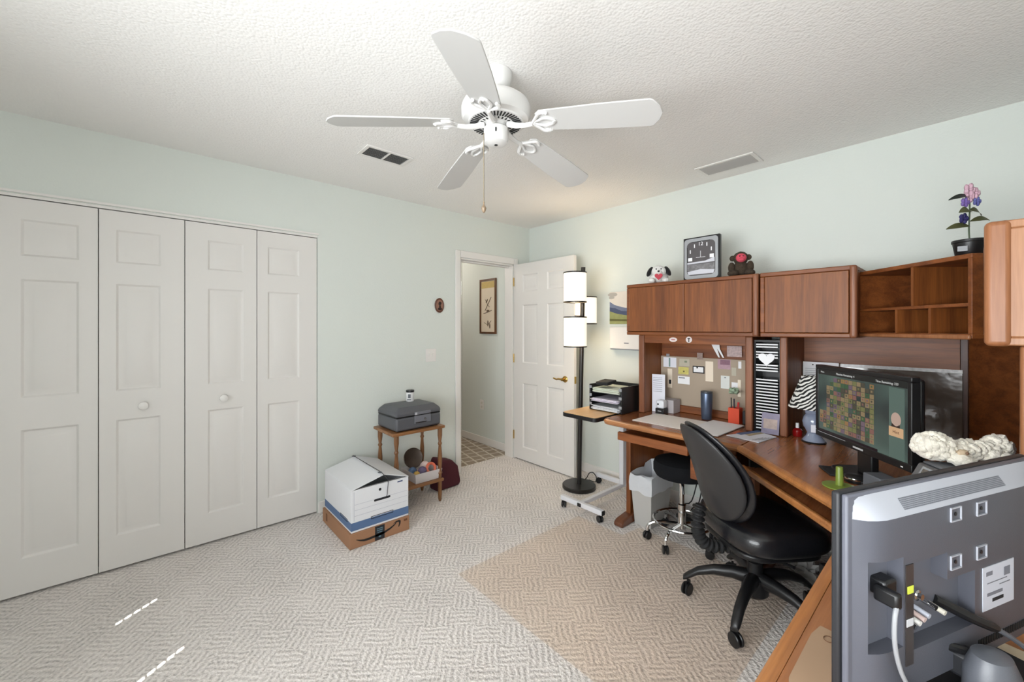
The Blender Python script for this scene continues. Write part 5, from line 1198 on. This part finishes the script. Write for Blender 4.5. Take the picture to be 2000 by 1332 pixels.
# ================================================================== office chair
aF = math.atan2(-.60, .80)
ch = thing('office_chair', 'black leather office chair on castors facing the corner desk', 'office chair', (2.175, .685, .0045), aF)
def seatf(bm):
    n = 44; rings = []
    def outl(a, s):
        c, q = math.cos(a), math.sin(a); e = .62
        x = math.copysign(abs(c)**e, c)*.235*s; y = math.copysign(abs(q)**e, q)*(.25-.015*c)*s
        return x, y
    for s, z, in ((.02, .372), (.80, .372), (.95, .382), (1.0, .405), (1.0, .43), (.97, .455), (.88, .475), (.6, .478), (.02, .470)):
        ring = []
        for k in range(n):
            a = 2*PI*k/n; x, y = outl(a, s)
            zz = z+(.012*(abs(y)/.24)**2 if z > .44 else 0)-(.02*max(0, x/.235)**3 if z > .4 else 0)
            ring.append(bm.verts.new((x+.03, y, zz)))
        rings.append(ring)
    for A, B in zip(rings, rings[1:]):
        for k in range(n): bm.faces.new([A[k], A[(k+1) % n], B[(k+1) % n], B[k]])
    bm.faces.new(rings[0][::-1]); bm.faces.new(rings[-1])
P('seat', ch, M_leather, seatf, smooth=60, sub=1)
P('seat_shell', ch, M_black, lambda bm: prism(bm, rrect(.40, .40, .10, cx=.02), .345, .374), bevel=.01, seg=3)
def backf(front):
    def f(bm):
        n = 48; rings = []
        lv = [(1.0, .0), (.985, .02), (.93, .038), (.80, .048), (.5, .052), (.02, .05)] if front else [(.96, .0), (.94, -.014), (.86, -.026), (.62, -.034), (.3, -.038), (.02, -.039)]
        for s, d in lv:
            ring = []
            for k in range(n):
                a = 2*PI*k/n; c, q = math.cos(a), math.sin(a); e = .78
                v = math.copysign(abs(q)**e, q)*.245*s; u = math.copysign(abs(c)**e, c)*s*(.215 - .05*max(0, q*s) - .02*max(0, -q*s))
                # v: height, u: width ; curve
                h_ = v+.245
                xc = -.188-.335*h_+.0+.11*(h_-.2)**2+.03*math.sin(h_*6.4)
                wrap = .07*(u/.215)**2
                ring.append(bm.verts.new((xc+d+wrap, u, .455+h_*.955)))
            rings.append(ring)
        for A, B in zip(rings, rings[1:]):
            for k in range(n): bm.faces.new([A[k], A[(k+1) % n], B[(k+1) % n], B[k]])
        bm.faces.new(rings[-1])
        if front: bm.faces.new(rings[0][::-1])
        else: bm.faces.new(rings[0][::-1])
    return f
P('backrest', ch, M_leather, backf(True), smooth=60, sub=1)
P('back_shell', ch, mat('chair_shell', (46, 45, 46), rough=.42), backf(False), smooth=60, sub=1)
def bellows(bm):
    path = [Vector(p) for p in ((-.02, 0, .345), (-.12, 0, .325), (-.20, 0, .325), (-.26, 0, .35), (-.285, 0, .40), (-.285, 0, .47), (-.275, 0, .53))]
    pts = []
    for i in range(len(path)-1):
        p0 = path[max(0, i-1)]; p1 = path[i]; p2 = path[i+1]; p3 = path[min(len(path)-1, i+2)]
        for k in range(10):
            t_ = k/10; pts.append(.5*((2*p1)+(-p0+p2)*t_+(2*p0-5*p1+4*p2-p3)*t_*t_+(-p0+3*p1-3*p2+p3)*t_**3))
    rr = [.020 if (i//2) % 2 else .031 for i in range(len(pts))]
    tube(bm, pts, rr, seg=14)
P('bellows', ch, M_blackm, bellows, smooth=20)
P('mechanism', ch, M_black, lambda bm: box(bm, -.09, .08, -.06, .06, .30, .346), bevel=.01)
P('gas_column', ch, M_black, lambda bm: lathe(bm, [(.040, .10), (.040, .12), (.034, .125), (.034, .245), (.026, .25), (.026, .305)], 28))
P('hub', ch, M_black, lambda bm: lathe(bm, [(.045, .085), (.058, .10), (.056, .175), (.045, .185), (.03, .188)], 28))
for aw_ in (184, 113, 40, -32, -104):
    a = R(aw_)-aF; Mg = Matrix.Rotation(a, 4, 'Z')
    def leg(bm):
        st = [(.03, .165, .030, .036), (.10, .170, .027, .030), (.18, .160, .024, .024), (.25, .135, .022, .020), (.30, .098, .020, .017), (.318, .086, .016, .012)]
        rings = []
        for x, z, hw, hh in st:
            rings.append([bm.verts.new(Mg @ Vector((x, math.cos(t_)*hw, z+math.sin(t_)*hh))) for t_ in [2*PI*k/12 for k in range(12)]])
        for A, B in zip(rings, rings[1:]):
            for k in range(12): bm.faces.new([A[k], A[(k+1) % 12], B[(k+1) % 12], B[k]])
        bm.faces.new(rings[0][::-1]); bm.faces.new(rings[-1])
    P('leg', ch, M_black, leg, smooth=50)
    p = Mg @ Vector((.30, 0, 0))
    P('castor', ch, M_black, lambda bm: castor(bm, p.x, p.y, .031, math.degrees(a)+60))
P('lever', ch, M_black, lambda bm: tube(bm, [(.02, -.05, .33), (.02, -.16, .325), (.02, -.22, .34)], .007))

# ================================================================== television seen from the back
u3 = Vector((.927, -.375, 0)).normalized(); n3 = Vector((-.375, -.927, 0)).normalized()
at = math.atan2(u3.y, u3.x)
tv = thing('television', 'grey-backed flat television in the right foreground with cables plugged in', 'television', (.80, .138, 0), at)
# local x = along width from the left edge; local -y = toward the camera (back of set); z world
TW, TZ0, TZ1 = .562, .782, 1.113
M_tvf = mat('tv_black', (34, 35, 39), rough=.5); M_tvb = mat('tv_back', (84, 86, 95), rough=.38, bump=.05, bscale=700)
M_tvs = mat('tv_back_silver_lit', (176, 179, 188), rough=.4)  # upper slope paler than the shell: light from above put into its colour
P('front_bezel', tv, M_tvf, lambda bm: box(bm, 0, TW, -.004, .008, TZ0, TZ1+.001), bevel=.0035, seg=3)
P('mid_frame', tv, mat('tv_mid', (96, 98, 108), rough=.5), lambda bm: box(bm, .004, TW-.004, -.0135, -.0042, TZ0+.004, TZ1-.001), bevel=.003)
P('screen', tv, mat('tv_screen', (8, 8, 10), rough=.08), lambda bm: box(bm, .025, TW-.025, .0082, .009, TZ0+.03, TZ1-.025), smooth=0)
# back shell as a grid with openings
rc = [(.030, .100, .872, 1.012), (.124, .300, .860, .997)]
def shell(bm, top):
    xs = sorted({.014, TW-.014, .030, .045, .060, .080, .100, .124, .218, .300, .35, .45, TW-.05, TW-.03})
    zs = sorted({TZ0+.015, .80, .83, .860, .872, .91, .952, .997, 1.012, 1.05, 1.075, 1.085, 1.095, 1.103, TZ1-.004})
    def off(x, z):
        ex = min(1, (x-.014)/.055, (TW-.014-x)/.055); ex = math.sin(max(0, ex)*PI/2)
        if z > 1.075: ez = 1-((z-1.075)/(TZ1-.004-1.075))**1.0*.98
        else: ez = 1
        if z < .80: ez = .55
        return -.0125-.0225*max(0, ex)**.6*ez
    def gone(xa, xb, za, zb):
        for i, (a, b, c, d) in enumerate(rc):
            if a <= xa+1e-6 and xb <= b+1e-6 and c <= za+1e-6 and zb <= d+1e-6:
                if i == 1 and xa >= .218-1e-6 and za >= .952-1e-6: return False
                return True
        return False
    for i in range(len(xs)-1):
        for j in range(len(zs)-1):
            if (zs[j] >= 1.075-1e-6) != top: continue
            if gone(xs[i], xs[i+1], zs[j], zs[j+1]): continue
            quad(bm, [(x, off(x, z), z) for x, z in ((xs[i], zs[j]), (xs[i+1], zs[j]), (xs[i+1], zs[j+1]), (xs[i], zs[j+1]))])
    if not top:
        # recess walls
        def wall(p): quad(bm, p)
        for (a, b, c, d, dp) in ((.030, .100, .872, 1.012, .004), (.124, .300, .860, .997, -.012)):
            zz = [z for z in zs if c-1e-6 <= z <= d+1e-6]; xx = [x for x in xs if a-1e-6 <= x <= b+1e-6]
            for k in range(len(zz)-1):
                for X in (a, b):
                    if X == .300 and zz[k] >= .952-1e-6: continue
                    wall([(X, off(X, zz[k]), zz[k]), (X, off(X, zz[k+1]), zz[k+1]), (X, dp, zz[k+1]), (X, dp, zz[k])])
            for k in range(len(xx)-1):
                for Z in (c, d):
                    if Z == .997 and xx[k] >= .218-1e-6: continue
                    wall([(xx[k], off(xx[k], Z), Z), (xx[k+1], off(xx[k+1], Z), Z), (xx[k+1], dp, Z), (xx[k], dp, Z)])
            wall([(a, dp, c), (b, dp, c), (b, dp, d), (a, dp, d)])
        wall([(.218, off(.218, .952), .952), (.300, off(.3, .952), .952), (.300, -.012, .952), (.218, -.012, .952)])
        wall([(.218, off(.218, .952), .952), (.218, off(.218, .997), .997), (.218, -.012, .997), (.218, -.012, .952)])
    merge(bm)
P('back_cover', tv, M_tvb, lambda bm: shell(bm, False), smooth=28)
P('lit_top_slope', tv, M_tvs, lambda bm: shell(bm, True), smooth=28)
ang_t = math.atan2(.035*.98, TZ1-.004-1.075)
def grille(bm):
    # slotted patch lying on the sloped top
    for k in range(100):
        x = .112+k*.0030
        for j in range(7):
            z = 1.082+j*.0022; f = lambda q: -.0125-.0225*(1-((q-1.075)/(TZ1-.004-1.075))*.98)-.0006
            quad(bm, [(x, f(z), z), (x+.0021, f(z), z), (x+.0021, f(z+.0015), z+.0015), (x, f(z+.0015), z+.0015)])
P('vent_grille', tv, mat('grille_grey', (96, 99, 108), rough=.5), grille, smooth=0)
for x, z in ((.240, 1.058), (.318, 1.056), (.240, .978), (.318, .980)):
    def mount(bm):
        for a, b, c, d in ((-.015, .015, .010, .0118), (-.015, .015, -.0118, -.010), (-.015, -.0142, -.010, .010), (.0142, .015, -.010, .010)): box(bm, x+a, x+b, -.0375, -.0351, z+c, z+d)
    q = P('mount_frame', tv, M_tvs, mount, smooth=0)
    P('screw_hole', q, M_black, lambda bm: lathe(bm, [(.0032, 0), (.0032, .0012)], 12, Matrix.Translation((x, -.0352, z)) @ MX))
st = P('rating_sticker', tv, mat('sticker_pale', (206, 210, 222), rough=.5), lambda bm: box(bm, .322, .424, -.0362, -.0352, .874, .950), smooth=0)
P('sticker_print', st, M_ink, lambda bm: [box(bm, .332, .352, -.0366, -.0363, .934, .941), box(bm, .39, .41, -.0366, -.0363, .925, .94), box(bm, .335, .385, -.0366, -.0363, .898, .9035), box(bm, .375, .41, -.0366, -.0363, .912, .9135), box(bm, .335, .40, -.0366, -.0363, .920, .9215)], smooth=0)
P('sticker_logo', st, M_inkd, lambda bm: box(bm, .352, .388, -.0366, -.0363, .886, .892), smooth=0)
P('side_strip', tv, mat('strip_brown', (58, 54, 54), rough=.3), lambda bm: box(bm, .104, .1235, -.0364, -.0352, .84, .998), smooth=0)
P('yellow_tag', tv, mat('tag_yellow', (214, 224, 80), rough=.5), lambda bm: box(bm, .106, .1215, -.0376, -.0366, .953, .965), bevel=.001)
P('white_tag', tv, mat('tag_white', (206, 208, 214), rough=.5), lambda bm: box(bm, .104, .121, -.0376, -.0366, .902, .914), bevel=.001)
P('printed_marks', tv, mat('emboss', (92, 95, 104), rough=.5), lambda bm: [box(bm, .130, .17, -.0126, -.0122, z, z+.0014) for z in (.985, .975, .965, .955, .945, .935)]+[box(bm, .185, .225, -.0126, -.0122, z, z+.0014) for z in (.940, .93)], smooth=0)
for k in range(6):
    x = .135+k*.012 if k < 4 else (.190, .215)[k-4]; z = (.896, .899, .902, .905, .914, .900)[k]
    m = [M_chrome, mat('jack_white', (226, 224, 220), rough=.3), mat('jack_red', (206, 184, 178), rough=.3), mat('jack_blue', (190, 194, 206), rough=.3), M_chrome, mat('jack_cream', (214, 210, 196), rough=.3)][k]
    P('jack', tv, m, lambda bm: cyl(bm, (x, -.012, z), (x, -.034, z-.004), .0042, seg=12))
P('antenna_socket', tv, M_chrome, lambda bm: lathe(bm, [(.009, 0), (.009, .008), (.005, .009), (.005, .014), (0, .014)], 18, Matrix.Translation((.168, -.0125, .928)) @ MX))
P('power_plug', tv, M_black, lambda bm: [box(bm, .058, .088, -.034, .002, .953, .980), box(bm, .048, .062, -.054, -.022, .950, .974)], bevel=.004)
P('power_cable', tv, M_lgrey, lambda bm: tube(bm, [(.056, -.05, .958), (.046, -.052, .945), (.044, -.052, .915), (.054, -.050, .88), (.074, -.048, .842), (.102, -.048, .81), (.14, -.055, .785), (.19, -.09, .772)], .0031, seg=10, sub=6))
P('video_cable', tv, M_grey, lambda bm: tube(bm, [(.245, -.02, .892), (.285, -.042, .872), (.33, -.055, .852), (.38, -.07, .815), (.41, -.09, .775), (.44, -.12, .760)], .0042, seg=10, sub=6))
P('video_plug', tv, M_black, lambda bm: tube(bm, [(.228, -.012, .905), (.25, -.022, .893), (.285, -.040, .874), (.325, -.052, .856)], [.008, .0085, .008, .0055], seg=10, sub=3))
P('cable_plug', tv, M_black, lambda bm: tube(bm, [(.225, -.03, .838), (.27, -.055, .826), (.30, -.065, .818)], [.007, .008, .007], seg=10))
P('speaker_slots', tv, M_blackm, lambda bm: [box(bm, .31+k*.008, .315+k*.008, -.0375 if 0 else -.0362, -.034, .815, .828) for k in range(24)], smooth=0)
P('lower_knob', tv, M_tvs, lambda bm: lathe(bm, [(.020, 0), (.019, .006), (.012, .008), (.011, .004), (0, .004)], 24, Matrix.Translation((.062, -.034, .806)) @ MX))
P('stand_neck', tv, M_grey, lambda bm: lathe(bm, [(.035, .757), (.040, .78), (.039, .82), (.028, .845), (.0, .852)], 28, Matrix.Translation((.255, -.072, 0)), sy=.8))
P('neck_arm', tv, M_tvf, lambda bm: box(bm, .235, .275, -.06, .0, .79, .83), bevel=.006)
P('stand_base', tv, M_tvf, lambda bm: prism(bm, rrect(.34, .22, .05, cx=.27, cy=-.02), .7516, .764), bevel=.004)
# kraft paper and odds on the foreground desk
item('kraft_paper', 'sheet of brown kraft paper with torn edge covering the foreground desktop', 'paper', mat('kraft', (176, 146, 118), rough=.75, vary=.05), lambda bm: prism(bm, [(.52, .195), (.52, -.30), (1.06, -.30), (1.06, .06), (1.045, .10), (1.06, .14), (1.035, .165), (1.04, .205), (1.00, .212), (.845, .212), (.80, .20)][::1], 0, .0008), (0, 0, D), smooth=0)
item('paper_doodle', 'small brown ink doodle near the torn edge of the kraft paper', 'drawing', mat('doodle', (112, 78, 54), rough=.8), lambda bm: [tube(bm, [(.010*math.cos(a), .008*math.sin(a), 0) for a in [2*PI*k/12 for k in range(12)]], .0008, seg=4, closed=True), tube(bm, [(-.005, -.008, 0), (-.012, -.018, 0), (.0, -.016, 0), (.008, -.026, 0), (.016, -.018, 0)], .0008, seg=4)], (1.005, .185, D+.0018))
item('torn_paper', 'torn scrap of cream paper on the desk right of the television stand', 'paper', mat('scrap', (214, 196, 170), rough=.8), lambda bm: prism(bm, [(-.07, -.04), (.05, -.06), (.07, .03), (.02, .06), (-.05, .045)], 0, .0006), (1.19, -.03, D+.001), smooth=0)
tag(obj('remote_control', (lambda bm: (box(bm, -.08, .08, -.02, .02, 0, .015), bm)[1])(new()), M_blackm, loc=(1.12, -.20, D), rot=(0, 0, R(40)), bevel=.004), 'black remote control lying on the foreground desk behind the television stand', 'remote control')
for i, c in enumerate(shade_c):
    l = bpy.data.lights.new('lamp_bulb', 'POINT'); l.energy = 3.6; l.color = (1, .80, .56); l.shadow_soft_size = .05
    o = bpy.data.objects.new('lamp_bulb', l); COL.objects.link(o); o.location = (lx+c.x, ly+c.y, SHZ[i])

# ================================================================== LIGHT + CAMERA
def area(name, loc, rot, sx, sy, e, col=(1, 1, 1), spread=180):
    l = bpy.data.lights.new(name, 'AREA'); l.shape = 'RECTANGLE'; l.size = sx; l.size_y = sy; l.energy = e; l.color = col
    o = bpy.data.objects.new(name, l); COL.objects.link(o); o.location = loc; o.rotation_euler = rot; l.spread = R(spread); return o
area('window_daylight', (XD+.02, .6, 1.4), (0, R(-96), 0), 1.3, 2.1, 60, (.93, .97, 1), 125)
area('fill_light', (-.35, YC+.02, 1.4), (R(112), 0, 0), 1.4, 1.3, 42, (.93, .97, 1))  # added fill for the closet wall, set at a made-up window
def point(name, loc, e, col, r=.03):
    l = bpy.data.lights.new(name, 'POINT'); l.energy = e; l.color = col; l.shadow_soft_size = r
    o = bpy.data.objects.new(name, l); COL.objects.link(o); o.location = loc; return o
point('hall_fill', (2.2, 4.4, 2.25), 14, (1, .93, .84), .12)  # added to brighten the hall, stands for no known fixture
l = bpy.data.lights.new('sun', 'SUN'); l.energy = 60; l.angle = R(.25); l.color = (1, .97, .92)
o = bpy.data.objects.new('sun', l); COL.objects.link(o)
d = Vector((.8, .6, -SUN_T)); o.rotation_euler = d.to_track_quat('-Z', 'Y').to_euler()
w = bpy.data.worlds.new('world'); sc.world = w; w.use_nodes = True
w.node_tree.nodes['Background'].inputs[0].default_value = (.75, .85, 1, 1); w.node_tree.nodes['Background'].inputs[1].default_value = .8

cam = bpy.data.cameras.new('camera'); co = bpy.data.objects.new('camera', cam); COL.objects.link(co)
co.location = (0, 0, 1.37); co.rotation_euler = (R(90), 0, -math.atan(710/796))
cam.sensor_width = 36; cam.lens = 36*796/2000; cam.shift_y = -.013; cam.clip_start = .02
sc.camera = co
sc.view_settings.view_transform = 'Standard'; sc.view_settings.look = 'None'; sc.view_settings.gamma = 1; sc.view_settings.exposure = 0
sc.view_settings.use_curve_mapping = False
